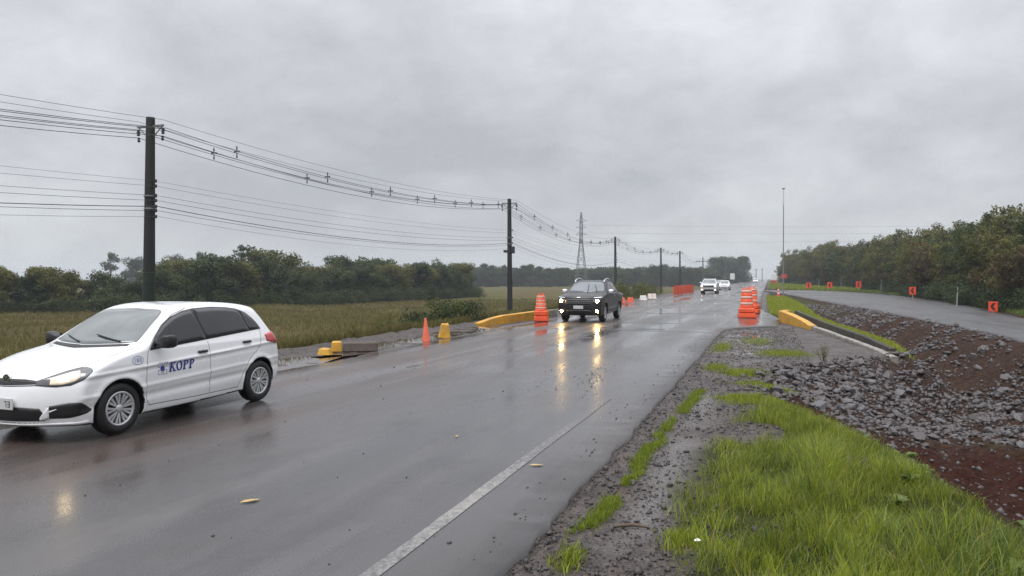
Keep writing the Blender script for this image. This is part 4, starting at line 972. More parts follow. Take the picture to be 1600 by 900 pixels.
for (t, s, h, lab) in ((7.8, 130.5, 1.5, 'thin white marker post behind the farthest chevron sign'), (10.6, 124.2, 1.5, 'thin white marker post between the second and middle chevron signs'), (12.9, 99., 1.6, 'white marker post between the middle and second nearest chevron signs'), (11.6, 54.8, 1.3, 'leaning white marker post left of the nearest chevron sign')):
    r = empty('marker_post', (t, s, hz(t, s)))
    b = MB(); b.tube([(0, 0, -.2), (.02, 0, h * .5), (.05, 0, h)], [.036, .033, .03], 8); b.build('post', M['post_white'], r)
    b = MB(); b.tube([(.036, 0, h * .72), (.044, 0, h * .86)], .037, 8); b.build('reflector', M['steel'], r)
    tag(r, lab, 'marker post', 'white marker posts')
# orange net fencing, small barriers far left
fn = empty('safety_fence', (0, 0, 0))
fx = np.linspace(0, 1, 6); ft = -8.35 + .5 * fx - 1.2 * 0; fs = 76.5 + 15 * fx; ft = ft - .75
for i in range(6):
    zz = hz(ft[i], fs[i]); MB().box((ft[i], fs[i], zz + .5), (.09, .09, 1.2), bev=.01).build('post', M['orange'], fn)
for i in range(5):
    b = MB()
    for k in range(9):
        z0 = .10 + .105 * k; b.hexa([(ft[i], fs[i] + .05, z0), (ft[i] + .012, fs[i] + .05, z0), (ft[i + 1] + .012, fs[i + 1] - .05, z0), (ft[i + 1], fs[i + 1] - .05, z0), (ft[i], fs[i] + .05, z0 + .06), (ft[i] + .012, fs[i] + .05, z0 + .06), (ft[i + 1] + .012, fs[i + 1] - .05, z0 + .06), (ft[i + 1], fs[i + 1] - .05, z0 + .06)])
    for k in range(14):
        q = (k + .5) / 14; t_, s_ = ft[i] + (ft[i + 1] - ft[i]) * q, fs[i] + (fs[i + 1] - fs[i]) * q; b.box((t_ + .006, s_, .55), (.020, .07, .95))
    b.build('net_panel', M['orange'], fn)
tag(fn, 'orange plastic net fence at the left roadside by the silver pickup', 'fence')
def make_barrier(w, h, mats):
    r = empty('plastic_barrier')
    for i, (x, m) in enumerate(((-.33, mats[0]), (0, mats[1]), (.33, mats[0]))):
        b = MB(); b.box((x * w, 0, h / 2), (w * .325, .36, h), top=(.98, .45), bev=.03); b.build('segment', m, r)
    b = MB(); b.box((0, 0, .04), (w * 1.05, .44, .08), bev=.02); b.build('foot', mats[0], r); return r
for (t, s, w, h, mm, lab) in ((-10.0, 52.5, .62, .42, (M['orange_dull'], M['band']), 'orange and white plastic barrier behind the dark pickup'), (-9.9, 55.8, .48, .40, (M['orange_dull'], M['orange_dull']), 'plain orange barrier beside the orange and white one'),
                              (-10.0, 62.5, .55, .42, (M['white_band'], M['white_band']), 'greyish white barrier block before the shrub'), (-9.9, 66.8, .75, .46, (M['white_band'], M['band']), 'white barrier with a pale orange middle before the shrub')):
    o = make_barrier(w, h, mm); o.location = (t, s, hz(t, s) - .01); o.rotation_euler.z = R(35); tag(o, lab, 'barrier')
# distant roadside signs
def sign(name, t, s, boards, ph, lab, rz=0):
    r = empty(name, (t, s, hz(t, s)), rz)
    b = MB(); b.tube([(0, 0, -.2), (0, 0, ph)], .05, 8); b.build('post', M['steel'], r)
    for (x, z_, w, h, m) in boards: b = MB(); b.box((x, -.07, z_), (w, .03, h), bev=.06); b.build('board', m, r)
    tag(r, lab, 'road sign')
sign('road_sign', 3.0, 160., [(0, 2.15, 1.15, .85, M['red_sign'])], 2.6, 'red warning board on a post far right of the highway')
sign('road_sign', 1.1, 168., [(0, 2.1, 1.0, 1.3, M['white_sign']), (0, 1.1, 1.0, .5, M['red_sign'])], 2.6, 'white and red sign just left of the red board')
sign('road_sign', -13.5, 205., [(0, 2.2, 3.4, 1.3, M['black_sign'])], 2.5, 'dark wide sign left of the highway far away')
sign('road_sign', -10.6, 240., [(0, 2.4, 1.4, 1.9, M['white_sign'])], 2.8, 'small white roadside sign far left of the highway')

# ------------------------------------------------------------------ poles, cables, pylon, mast
PO = [(-23.1, 22.9), (-19.6, 55.7), (-22.1, 111.5), (-21.0, 154.), (-19.3, 173.4), (-18.6, 228.2), (-18.9, 291.2), (-16.8, 316.8)]
PTOP = 8.14
ARMZ = PTOP - .35
PL = ['thick green mossed utility pole behind the white car', 'dark utility pole with a bulky bracket behind the yellow kerb wall', 'utility pole just right of the dark pickup', 'fourth utility pole of the row, above the shrub', 'fifth utility pole of the row, left of the silver pickup', 'distant utility pole with a wide crossarm', 'thin far utility pole right of the crossarm pole', 'farthest thin utility pole before the round tree']
LOWZ = [5.62, 5.42, 5.05, 4.85, 4.62, 4.45, 4.22]
poles = []
for i, (t, s) in enumerate(PO):
    zg = hz(t, s) if s < 130 else -1.4
    r = empty('utility_pole', (t, s, zg)); H = PTOP - zg; lean = (.10, 0) if i == 0 else (-.06, 0)
    if i == 0:
        b = MB(); b.tube([(-.20 , 0, -.4), (-.12, 0, 3.4)], [.26, .225], 14); b.build('lower_shaft', M['pole_green'], r)
        b = MB(); b.tube([(-.12, 0, 3.41), (0, 0, H)], [.222, .165], 14); b.build('upper_shaft', M['pole_dark'], r)
    else:
        b = MB(); b.tube([(.05, 0, -.4), (.0, 0, H)], [.235, .155], 12); b.build('shaft', M['pole_dark'] if i < 5 else M['pole_conc'], r)
    if i == 5:
        b = MB(); b.box((0, 0, H - 1.3), (4.2, .16, .18)); b.build('crossarm', M['pole_conc'], r)
        for x in (-1.9, -1, 1, 1.9): b = MB(); b.lathe([(.02, 0), (.08, .04), (.04, .1), (.09, .16), (.03, .26)], c=(x, 0, H - 1.21), n=8); b.build('insulator', M['insul'], r)
    if i < 5:
        for sd in (-1, 1):
            a = empty('cable_arm', (0, 0, 0), 0, r)
            b = MB(); b.box((sd * .36, 0, H - .35), (.60, .07, .08), bev=.01); b.tube([(sd * .15, 0, H - .75), (sd * .58, 0, H - .39)], .022, 6); b.build('arm_bar', M['steel'], a)
            b = MB(); b.lathe([(.02, 0), (.075, .04), (.035, .08), (.085, .13), (.035, .17), (.075, .21), (.02, .26)], c=(sd * .62, 0, H - .70), n=10)
            b.lathe([(.02, 0), (.07, .05), (.03, .1), (.06, .15), (.02, .2)], c=(sd * .60, 0, H - .95), n=10); b.build('insulator', M['insul'], a)
        for zl in LOWZ[::2] if i else LOWZ:
            b = MB(); b.lathe([(.015, 0), (.05, .03), (.03, .07), (.055, .11), (.015, .14)], c=(.27, -.02, zl - zg - .07), n=8); b.box((.18, -.02, zl - zg), (.16, .05, .05)); b.build('bracket', M['insul'], r)
        b = MB(); b.lathe([(.24, 0), (.245, .01), (.24, .06), (.20, .06)], c=(-.04 * (i == 0), 0, 5.0 - zg), n=14); b.lathe([(.235, 0), (.24, .01), (.235, .06), (.20, .06)], c=(-.04 * (i == 0), 0, 4.5 - zg), n=14); b.build('strap', M['steel'], r)
    if i == 1:
        b = MB(); b.box((.33, -.05, 4.05 - zg), (.24, .30, .55), bev=.03); b.build('splice_box', M['insul'], r)
        b = MB(); b.box((-.30, -.05, 3.95 - zg), (.30, .25, .22), bev=.03); b.box((0, -.22, 3.9 - zg), (.6, .06, .08)); b.build('bracket_arm', M['insul'], r)
    tag(r, PL[i], 'utility pole', 'utility poles along the field'); poles.append(r)
def sagline(A, B, sag, n=18):
    A = np.array(A, float); B = np.array(B, float); u = np.linspace(0, 1, n)[:, None]
    P = A + (B - A) * u; P[:, 2] -= (4 * sag * u * (1 - u))[:, 0]; return P
PRE = (-26.8, -9.5)
pts = [PRE] + PO[:6]
def cable(name, off_t, z, r_, sagk, lab, dz=0., ncut=None, grp=None, jitter=0.):
    P = []
    for i in range(len(pts[:ncut]) - 1):
        L_ = math.hypot(pts[i + 1][0] - pts[i][0], pts[i + 1][1] - pts[i][1])
        q = sagline((pts[i][0] + off_t, pts[i][1], z), (pts[i + 1][0] + off_t, pts[i + 1][1], z), sagk * (L_ / 30) ** 1.15)
        P += list(q if i == 0 else q[1:])
    b = MB(); b.tube(P, r_, 5); o = b.build(name, M['wire']); return tag(o, lab, 'cable', grp)
UP = {}
for sd, nm in ((-1, 'field-side'), (1, 'road-side')):
    x = sd * .62
    cable('power_cable', x, ARMZ + .22, .008, .55, f'thin messenger wire over the {nm} power cables', grp='upper power cables')
    cable('power_cable', x - .16, ARMZ - .12, .0125, .78, f'left upper cable of the {nm} bundle held by spacers', grp='upper power cables')
    cable('power_cable', x + .16, ARMZ - .12, .0125, .78, f'right upper cable of the {nm} bundle held by spacers', grp='upper power cables')
    cable('power_cable', x, ARMZ - .42, .0125, .80, f'lowest cable of the {nm} bundle held by spacers', grp='upper power cables')
WN = ['topmost thin telecom line', 'second telecom line', 'third telecom line', 'fourth telecom line', 'thick fifth telecom line', 'sixth telecom line', 'lowest telecom line']
for i, zl in enumerate(LOWZ):
    cable('telecom_cable', .24 + .02 * i, zl, (.005, .006, .007, .008, .015, .009, .006)[i], (.30, .36, .42, .46, .62, .55, .60)[i], WN[i] + ' on the pole row below the spacer cables', ncut=6, grp='lower telecom cables')
# spacers
spm = MB()
spm.tube([(0, 0, .30), (0, 0, -.34)], .028, 6)
spm.lathe([(.02, .10), (.055, .12), (.03, .16), (.06, .20), (.02, .26)], n=8); spm.lathe([(.02, -.40), (.06, -.36), (.03, -.32), (.06, -.27), (.02, -.22)], n=8)
spm.tube([(-.18, 0, -.04), (0, 0, .02), (.18, 0, -.04)], .03, 6); spm.lathe([(.02, -.06), (.06, -.03), (.03, 0), (.055, .04), (.02, .06)], c=(-.17, 0, -.02), n=8); spm.lathe([(.02, -.06), (.06, -.03), (.03, 0), (.055, .04), (.02, .06)], c=(.17, 0, -.02), n=8)
spm.v = [(x * .68, y * .7, z_ * .76) for x, y, z_ in spm.v]
spd = spm.data('cable_spacer', M['insul'])
SPAN = [(1, 2, (.115, .30, .47, .62, .77, .90)), (2, 3, (.10, .22, .34, .46, .58, .70, .82, .92)), (3, 4, (.12, .28, .45, .62, .80, .92)), (4, 5, (.2, .45, .7, .9))]
names_ = {1: 'between the green pole and the second pole', 2: 'between the second and third poles', 3: 'between the third and fourth poles', 4: 'between the fourth and fifth poles'}
nth = ['first', 'second', 'third', 'fourth', 'fifth', 'sixth', 'seventh', 'eighth']
for a, bq, qs in SPAN:
    A = pts[a]; B = pts[bq]; L_ = math.hypot(B[0] - A[0], B[1] - A[1]); sg = .72 * (L_ / 30) ** 1.15
    for j, q in enumerate(qs):
        for sd, side in ((-1, 'field-side'), (1, 'road-side')):
            o = obj('cable_spacer', spd, None, (A[0] + (B[0] - A[0]) * q + sd * .62, A[1] + (B[1] - A[1]) * q, ARMZ - .10 - 4 * sg * q * (1 - q)))
            tag(o, f'dark {side} cable spacer, {nth[j]} from the left {names_[a]}', 'cable spacer', 'cable spacers')
# lattice pylon
def pylon(loc, H, wb):
    r = empty('lattice_pylon', loc, R(25))
    lv = [0, .16, .30, .43, .55, .66, .75, .83, .90, .96, 1.0]
    wid = lambda q: wb * (.5 - .40 * min(q / .62, 1)) if q < .62 else wb * .10 * (1 - .8 * max(0, (q - .88) / .12))
    C = [(-1, -1), (1, -1), (1, 1), (-1, 1)]
    for cx, cy in C:
        MB().tube([(cx * wid(q), cy * wid(q), q * H) for q in lv], .09, 4).build('leg', M['steel'], r)
    b = MB()
    for i in range(len(lv) - 1):
        for k in range(4):
            a, c = C[k], C[(k + 1) % 4]; w0, w1 = wid(lv[i]), wid(lv[i + 1])
            b.tube([(a[0] * w0, a[1] * w0, lv[i] * H), (c[0] * w1, c[1] * w1, lv[i + 1] * H)], .05, 4); b.tube([(c[0] * w0, c[1] * w0, lv[i] * H), (a[0] * w1, a[1] * w1, lv[i + 1] * H)], .05, 4)
            b.tube([(a[0] * w1, a[1] * w1, lv[i + 1] * H), (c[0] * w1, c[1] * w1, lv[i + 1] * H)], .05, 4)
    b.build('lattice', M['steel'], r)
    for q in (.70, .79, .88):
        for sd in (-1, 1):
            b = MB(); w = wid(q); b.tube([(sd * w, 0, q * H), (sd * (w + 1.5), 0, q * H + .15)], .07, 4); b.tube([(sd * w, 0, q * H + .9), (sd * (w + 1.5), 0, q * H + .15)], .05, 4); b.build('crossarm', M['steel'], r)
    tag(r, 'grey lattice power pylon standing beyond the field', 'pylon')
PY = (-62.4, 253.6)
pylon((PY[0], PY[1], -1.4), 26.5, 4.3)
for k, (zz, sg) in enumerate(((20.6, 3.5), (17.8, 3.2), (14.6, 2.8))):
    P = sagline((PY[0], PY[1], zz), (150., 400., zz + 6.5), sg * .4, 40)
    tag(MB().tube(P, .028, 4).build('transmission_line', M['wire']), ('highest', 'middle', 'lowest')[k] + ' long transmission wire crossing the sky from the pylon', 'cable', 'transmission wires')
ms = empty('lamp_mast', (1.45, 80.8, hz(1.45, 80.8)))
MB().tube([(0, 0, -.3), (0, 0, 9.4)], [.062, .045], 10).build('lower_tube', M['mast'], ms)
MB().tube([(0, 0, 9.4), (0, 0, 11.0)], [.024, .018], 8).build('upper_rod', M['mast'], ms)
b = MB(); b.box((0, 0, 11.05), (.26, .16, .12), bev=.03); b.build('camera_head', M['black_plastic'], ms)
b = MB(); b.box((0, 0, .03), (.4, .4, .06), bev=.01); b.build('base_plate', M['steel'], ms)
tag(ms, 'tall thin grey mast with a small head on the grass island', 'mast')
# slim far tower beside the round tree
tw = empty('far_tower', (-12.5, 372., -1.0))
for cx in (-1, 1):
    for cy in (-1, 1): MB().tube([(cx * 1.3, cy * 1.3, 0), (cx * 1.0, cy * 1.0, 11.5)], .22, 6).build('leg', M['pole_conc'], tw)
b = MB(); b.box((0, 0, 12.3), (3.2, 3.2, 1.8), bev=.2); b.build('tank', M['pole_conc'], tw)
b = MB(); [b.box((0, 0, z_), (2.4, 2.4, .25)) for z_ in (3, 6, 9)]; b.build('platform', M['pole_conc'], tw)
tag(tw, 'slim grey tower right of the round tree on the horizon', 'tower')
for (t, s, h, lab) in ((-6.0, 405., 7.5, 'tiny far pole right of the slim tower'), (-3.2, 430., 8.0, 'tiny farthest pole near the vanishing point'), (-9.5, 352., 7.0, 'tiny far pole left of the slim tower')):
    r = empty('utility_pole', (t, s, -.6)); MB().tube([(0, 0, -.5), (0, 0, h)], [.22, .16], 8).build('shaft', M['pole_conc'], r); b = MB(); b.box((0, 0, h - .6), (1.8, .14, .14)); b.build('crossarm', M['pole_conc'], r); tag(r, lab, 'utility pole')

# ------------------------------------------------------------------ trees and shrubs
def cards(P, Nrm, size, tint, rg, aspect=(.45, .75)):
    """leaf quads at P facing roughly Nrm"""
    n = len(P); a = rg.normal(size=(n, 3)); u = np.cross(Nrm, a); u /= np.linalg.norm(u, axis=1)[:, None] + 1e-9; v = np.cross(Nrm, u); v /= np.linalg.norm(v, axis=1)[:, None] + 1e-9
    w = size * rg.uniform(*aspect, n); h = size
    V = np.stack([P - u * w[:, None] * .5 * .3, P + v * h[:, None] * .5 + u * w[:, None] * .5, P + v * h[:, None], P + v * h[:, None] * .5 - u * w[:, None] * .5], 1)
    return V.reshape(-1, 3), np.arange(n * 4).reshape(n, 4), np.repeat(tint, 4)
def foliage(centers, radii, per, size, rg, flat=.75, up=.35):
    PP = []; NN = []; TT = []
    for c, r in zip(centers, radii):
        n = max(8, int(per * r ** 2)); d = rg.normal(size=(n, 3)); d /= np.linalg.norm(d, axis=1)[:, None]
        q = r * rg.uniform(.35, 1.08, n) ** .6; p = c + d * q[:, None] * np.array([1, 1, flat]); PP.append(p)
        nn = d * .8 + rg.normal(size=(n, 3)) * .6; nn[:, 2] += up; NN.append(nn / (np.linalg.norm(nn, axis=1)[:, None] + 1e-9))
        TT.append(np.clip(rg.normal(.42, .2, n) + rg.normal(0, .24) + .18 * d[:, 2] * 0, 0, 1))
    P = np.concatenate(PP); N = np.concatenate(NN); T = np.concatenate(TT)
    return cards(P, N, size * rg.uniform(.6, 1.35, len(P)), T, rg)
def make_tree(seed, H, cr, trunk_h, kind, size, per, stems=1, bare=False):
    """returns (trunk mesh, crown mesh)"""
    rg = np.random.default_rng(seed); tb = MB(); C = []; Rr = []
    for st in range(stems):
        bx_, by_ = (0, 0) if stems == 1 else rg.uniform(-.5, .5, 2) * cr * .8
        top = np.array([bx_ + rg.normal(0, .12 * cr), by_ + rg.normal(0, .12 * cr), H * rg.uniform(.78, .95)])
        P = [np.array([bx_, by_, -.3]) + (top - np.array([bx_, by_, -.3])) * q + np.array([rg.normal(0, .05), rg.normal(0, .05), 0]) * (q > 0) for q in np.linspace(0, 1, 6)]
        r0 = H * .018 * (1.3 if stems == 1 else .8); tb.tube(P, np.linspace(r0, r0 * .2, 6), 7)
        nl = 10 if stems == 1 else 6
        for k in range(nl):
            q = rg.uniform(trunk_h / H, .95); j = min(4, int(q * 5)); base = P[j] + (P[j + 1] - P[j]) * (q * 5 - j)
            a = rg.uniform(0, 2 * math.pi); ln = cr * rg.uniform(.5, 1.0) * (1.15 - .6 * abs(q - .6)); rise = rg.uniform(.15, .8) * ln
            e = base + np.array([math.cos(a) * ln, math.sin(a) * ln, rise]); mid = (base + e) / 2 + np.array([0, 0, -.06 * ln])
            tb.tube([base, mid, e], [r0 * .4, r0 * .26, r0 * .1], 5)
            for _ in range(3 if not bare else 1):
                t2 = base + (e - base) * rg.uniform(.6, 1.05) + rg.normal(0, .28 * cr * .5, 3); t2[2] = min(t2[2], H); C.append(t2); Rr.append(cr * rg.uniform(.26, .46) * (.45 if bare else 1))
                tb.tube([mid, t2], [r0 * .16, r0 * .05], 4)
        C.append(top); Rr.append(cr * (.42 if not bare else .2))
    C = np.array(C); Rr = np.array(Rr)
    if kind == 'bushy':                       # clothed to the ground
        m = 16; a = rg.uniform(0, 2 * math.pi, m); q = rg.uniform(.25, .95, m) * cr
        C = np.concatenate([C, np.stack([np.cos(a) * q, np.sin(a) * q, rg.uniform(.06, .5, m) * H], 1)]); Rr = np.concatenate([Rr, cr * rg.uniform(.26, .42, m)])
    if kind == 'slim':
        Rr = Rr * np.interp(C[:, 2] / H, [.3, .6, 1.0], [.95, .85, .45])
        m = 14; hi_ = C[rg.integers(0, len(C), m)] + np.stack([rg.normal(0, .3, m), rg.normal(0, .3, m), rg.uniform(.2, .9, m)], 1); C = np.concatenate([C, hi_]); Rr = np.concatenate([Rr, rg.uniform(.16, .30, m) * cr])
        H = H * 1.12
    over = C[:, 2] > H; C[over, 2] = H - rg.uniform(0, .18 * H, over.sum())
    V, F, T = foliage(C, Rr, per, size, rg)
    return tb, (V, F, T)
PROTO = {}
def proto(key, seed, H, cr, th, kind, size, per, leaf, bark, stems=1, bare=False):
    tb, (V, F, T) = make_tree(seed, H, cr, th, kind, size, per, stems, bare)
    PROTO[key] = (tb.data('trunk', M[bark]), mesh_data('crown', V, F, M[leaf], False, None, {'tint': T}))
for i in range(4): proto(f'dense{i}', 20 + i, 6.0, 2.4, .9, 'bushy', .26, 230, ('leaf_dark', 'leaf_dark', 'leaf_mid', 'leaf_olive')[i], 'bark', 1 + (i % 2) * 2)
for i in range(4): proto(f'slim{i}', 40 + i, 6.0, 1.7, 1.6, 'slim', .17, 430, ('leaf_olive', 'leaf_mid', 'leaf_brown', 'leaf_olive')[i], 'bark_pale', 3)
proto('spiky', 60, 7.4, 1.9, 1.6, 'round', .24, 420, 'leaf_dark', 'bark', 5, True)
proto('tall_thin', 61, 8.0, 1.5, 4.2, 'round', .34, 160, 'leaf_dark', 'bark', 1)
proto('dome', 62, 13.0, 6.5, 1.6, 'round', .70, 26, 'leaf_dark', 'bark', 3)
def tree(key, t, s, z, k, rz, label, group, cat='tree', name='tree', kz=None):
    r = empty(name, (t, s, z), rz); r.scale = (k, k, kz or k)
    tm, cm = PROTO[key]; obj('trunk', tm, r); obj('crown', cm, r)
    return tag(r, label, cat, group)
rg = np.random.default_rng(11)
def line_pts(P, step):
    P = np.array(P, float); q = np.r_[0, np.cumsum(np.linalg.norm(np.diff(P, axis=0), axis=1))]; t = np.arange(0, q[-1], step)
    return np.stack([np.interp(t, q, P[:, 0]), np.interp(t, q, P[:, 1])], 1)
# left woodland: front row, back row
ONES = ['', 'first', 'second', 'third', 'fourth', 'fifth', 'sixth', 'seventh', 'eighth', 'ninth', 'tenth', 'eleventh', 'twelfth', 'thirteenth', 'fourteenth', 'fifteenth', 'sixteenth', 'seventeenth', 'eighteenth', 'nineteenth']
def ordinal(n):
    if n < 20: return ONES[n]
    tens = {2: ('twenty', 'twentieth'), 3: ('thirty', 'thirtieth'), 4: ('forty', 'fortieth'), 5: ('fifty', 'fiftieth'), 6: ('sixty', 'sixtieth'), 7: ('seventy', 'seventieth'), 8: ('eighty', 'eightieth'), 9: ('ninety', 'ninetieth')}[n // 10]
    return tens[1] if n % 10 == 0 else tens[0] + '-' + ONES[n % 10]
def column(t, s):
    d = s * math.cos(YAW) - t * math.sin(YAW); return 800 + 1150 * (t * math.cos(YAW) + s * math.sin(YAW)) / d if d > 1 else -9999
def in_view(pts_, lo=-240, hi=1740):
    q = [(column(t, s), t, s) for t, s in pts_]; return sorted(k for k in q if lo < k[0] < hi)
LW = [(-102, 8), (-78, 30), (-65.5, 47.6), (-60, 56.5), (-57, 70), (-54, 82), (-51.5, 93), (-49.3, 119)]
KD = {'dense0': 'dark green', 'dense1': 'dark multi-stemmed', 'dense2': 'mid green', 'dense3': 'olive green'}
def lift(X): return float(np.interp(X, [0, 60, 150, 230, 330, 400, 480, 600, 660, 720, 760], [.72, .68, .56, .62, .92, .94, .78, .92, .82, .88, .82]))
for row, (off, step, k0, lab) in enumerate((((0, 0), 3.1, 1.0, 'front row'), ((-4.5, 2.5), 3.4, 1.12, 'back row'))):
    P_ = [(t + rg.normal(0, .6), s + rg.normal(0, .6)) for t, s in line_pts([(a_ + off[0], b_ + off[1]) for a_, b_ in LW], step)]
    i = -1
    for (X, t, s) in in_view(P_):
        i += X > 0
        key = f'dense{rg.integers(0, 4)}'; k = lift(X) * k0 * rg.uniform(.68, 1.16)
        tree(key, t, s, -1.45, k * 1.08, rg.uniform(0, 6.3), f'{KD[key]} tree in the left woodland, {ordinal(i + 1)} from the left in its {lab}' if X > 0 else f'{KD[key]} tree in the left woodland {lab} outside the left picture edge', 'trees of the left woodland', kz=k)
def at_px(X, d):   # ground position on the view ray of an image column, d metres ahead
    x = (X - 800) / 1150 * d; return x * math.cos(YAW) - d * math.sin(YAW), x * math.sin(YAW) + d * math.cos(YAW)
t, s = at_px(383, 92); tree('spiky', t, s, -1.45, 1.02, .4, 'tall ragged tree with bare twigs rising above the left woodland', None)
t, s = at_px(335, 96); tree('spiky', t, s, -1.45, .86, 2.4, 'shorter ragged tree left of the tallest one in the woodland', None)
t, s = at_px(595, 112); tree('dense0', t, s, -1.45, 1.12, 1.2, 'rounded dark tree standing proud in the middle of the left woodland', None)
for X, d, k, lab in ((172, 250, 1.7, 'faint grey thin tree peeking over the woodland left of the green pole'), (212, 255, 2.0, 'hazy grey round tree over the woodland beside the green pole'), (280, 250, 2.1, 'hazy grey wide tree over the woodland right of the green pole'), (310, 245, 1.7, 'hazy grey thin tree next to the wide grey one')):
    t, s = at_px(X, d); tree('tall_thin' if 'thin' in lab else 'dense0', t, s, -1.4, k * .95, X, lab, None)
# far wood beyond the field: one row of trees to tell apart, the mass behind them as one wood
def joined(name, items, mat, label, cat):
    """items: (verts, faces, tint, t, s, z, scale, rot)"""
    VV, FF, TT_, n0 = [], [], [], 0
    for V, F, T, t, s, z, k, a in items:
        ca, sa = math.cos(a), math.sin(a); VV.append(np.stack([(V[:, 0] * ca - V[:, 1] * sa) * k[0] + t, (V[:, 0] * sa + V[:, 1] * ca) * k[0] + s, V[:, 2] * k[1] + z], 1)); FF.append(F + n0); TT_.append(T); n0 += len(V)
    return tag(obj(name, mesh_data(name, np.concatenate(VV), np.concatenate(FF), mat, False, None, {'tint': np.concatenate(TT_)})), label, cat, None, 'stuff')
def arrays(me):
    V = np.empty(len(me.vertices) * 3, np.float32); me.vertices.foreach_get('co', V); F = np.empty(len(me.loops), np.int32); me.loops.foreach_get('vertex_index', F)
    T = np.empty(len(me.vertices), np.float32); me.attributes['tint'].data.foreach_get('value', T); return V.reshape(-1, 3), F.reshape(-1, 4), T
FARP = []
for q in range(3):
    _, vft = make_tree(90 + q, 6.0, 2.6, .6, 'bushy', .55, 60); FARP.append(vft)
items = []
for X in np.arange(728, 1205, 3.6):
    for row in range(2):
        d = rg.uniform(300, 330) + row * 40 + max(0, X - 1080) * 1.1
        t, s = at_px(X + rg.normal(0, 2), d)
        if -14 < t < 6: continue
        k = rg.uniform(.8, 1.35); V, F, T = FARP[rg.integers(0, 3)]; items.append((V, F, T, t, s, -1.5, (k * 1.1, k), rg.uniform(0, 6.3)))
joined('distant_wood', items, M['leaf_dark'], 'hazy dark wood closing the field along the horizon', 'wood')
n_ = 0
for i, X in enumerate(np.arange(738, 1120, 11.)):
    d = rg.uniform(272, 296) + max(0, X - 1080) * 1.1; t, s = at_px(X + rg.normal(0, 3), d); key = f'dense{rg.integers(0, 3)}'; n_ += 1; k = rg.uniform(.75, 1.3)
    tree(key, t, s, -1.5, k * 1.1, rg.uniform(0, 6.3), f'small hazy tree before the far wood, {ordinal(n_)} from the left', 'trees before the far wood', kz=k)
for i, X in enumerate((757, 770, 790, 806, 817, 829, 842, 858)):
    t, s = at_px(X, 270); tree('tall_thin', t, s, -1.5, rg.uniform(.95, 1.2), X, f'slender tree with a high crown above the far wood, {nth[i]} from the left', 'slender trees of the far wood')
t, s = at_px(1140, 345); tree('dome', t, s, -1.2, .95, .5, 'big rounded hazy tree on the horizon above the distant road', None, kz=.88)
t, s = at_px(1151, 350); tree('dome', t, s, -1.2, .88, 2.5, 'rounded hazy tree merging into the right of the big round one', None, kz=.9)
t, s = at_px(1127, 350); tree('dome', t, s, -1.2, .84, 4.5, 'lower rounded hazy tree at the left of the big round one', None, kz=.9)
# right wood along the detour
KS = {'slim0': 'olive', 'slim1': 'mid green', 'slim2': 'brownish', 'slim3': 'yellowish olive'}
for row, (off, step, lo, hi, smax_, lab) in enumerate(((1.6, 1.75, .58, .92, 262, 'tree at the edge of the right wood'), (3.8, 2.2, .72, 1.12, 260, 'taller tree inside the right wood'), (7.0, 3.2, .85, 1.22, 150, 'tree deep in the right wood'))):
    pth = [(11.6 + off, 28), (12.1 + off, 40), (12.9 + off, 58), (13.4 + off, 84), (13.2 + off, 120), (9.2 + off, 160), (4.6 + off, 212), (2.6 + off, 262)]
    P_ = [(t + rg.normal(0, .5), s + rg.normal(0, .6)) for t, s in line_pts(pth, step) if s < smax_ and not (s > 95 and rg.random() < .2 + (s - 95) / 400)]
    i = -1
    for (X, t, s) in reversed(in_view(P_)):
        i += X < 1600
        key = f'slim{rg.integers(0, 4)}'; gr = 1 + .50 * float(sm(50, 190, s))
        tree(key, t, s, .0, rg.uniform(lo, hi) * gr, rg.uniform(0, 6.3), f'slender {KS[key]} {lab}, {ordinal(i + 1)} from the right' if X < 1600 else f'slender {KS[key]} {lab} outside the right picture edge', 'trees of the right wood')
# undergrowth at the foot of the woods, shrubs
def shrub_mesh(seed, w, h, n, size, leaf, flat=.8):
    rg_ = np.random.default_rng(seed); C = np.stack([rg_.normal(0, w * .38, n), rg_.normal(0, w * .38, n), rg_.uniform(.12, .8, n) * h], 1)
    V, F, T = foliage(C, rg_.uniform(.2, .4, n) * h, 900 if h < 1.5 else 420, size, rg_, flat); V[:, 2] = np.maximum(V[:, 2], -.1)
    tb = MB()
    for k in range(7): tb.tube([(rg_.normal(0, .06), rg_.normal(0, .06), -.1), tuple(C[k % n] * .6), tuple(C[k % n])], [.025, .016, .006], 5)
    return tb.data('stem', M['bark']), mesh_data('foliage', V, F, M[leaf], False, None, {'tint': T})
SB = [shrub_mesh(70, .8, 1.1, 18, .085, 'leaf_mid'), shrub_mesh(71, 1.0, 1.0, 20, .085, 'leaf_dark'), shrub_mesh(72, .6, .7, 10, .07, 'leaf_olive'), shrub_mesh(73, 1.9, 2.0, 34, .10, 'leaf_olive'), shrub_mesh(74, 2.1, 1.9, 36, .10, 'leaf_mid')]
def shrub(i, t, s, k, lab, group=None, kz=None, z=None, name='shrub'):
    r = empty(name, (t, s, hz(t, s) if z is None else z), t * 7 + s); r.scale = (k, k, kz or k)
    obj('stem', SB[i][0], r); obj('foliage', SB[i][1], r); return tag(r, lab, 'shrub', group)
UG = [arrays(SB[i][1]) for i in range(3)]
items = []
for (t, s) in line_pts([(12.9, 32), (13.2, 60), (14.4, 90), (14.3, 120), (10.6, 160), (6.2, 212), (4.2, 262)], .8):
    V, F, T = UG[rg.integers(0, 2)]; k = rg.uniform(.8, 1.6); items.append((V, F, T, t + rg.normal(0, .35), s + rg.normal(0, .4), 0., (k, k * rg.uniform(.8, 1.3)), rg.uniform(0, 6.3)))
joined('undergrowth', items, M['leaf_dark'], 'dark undergrowth along the foot of the right wood', 'undergrowth')
items = []
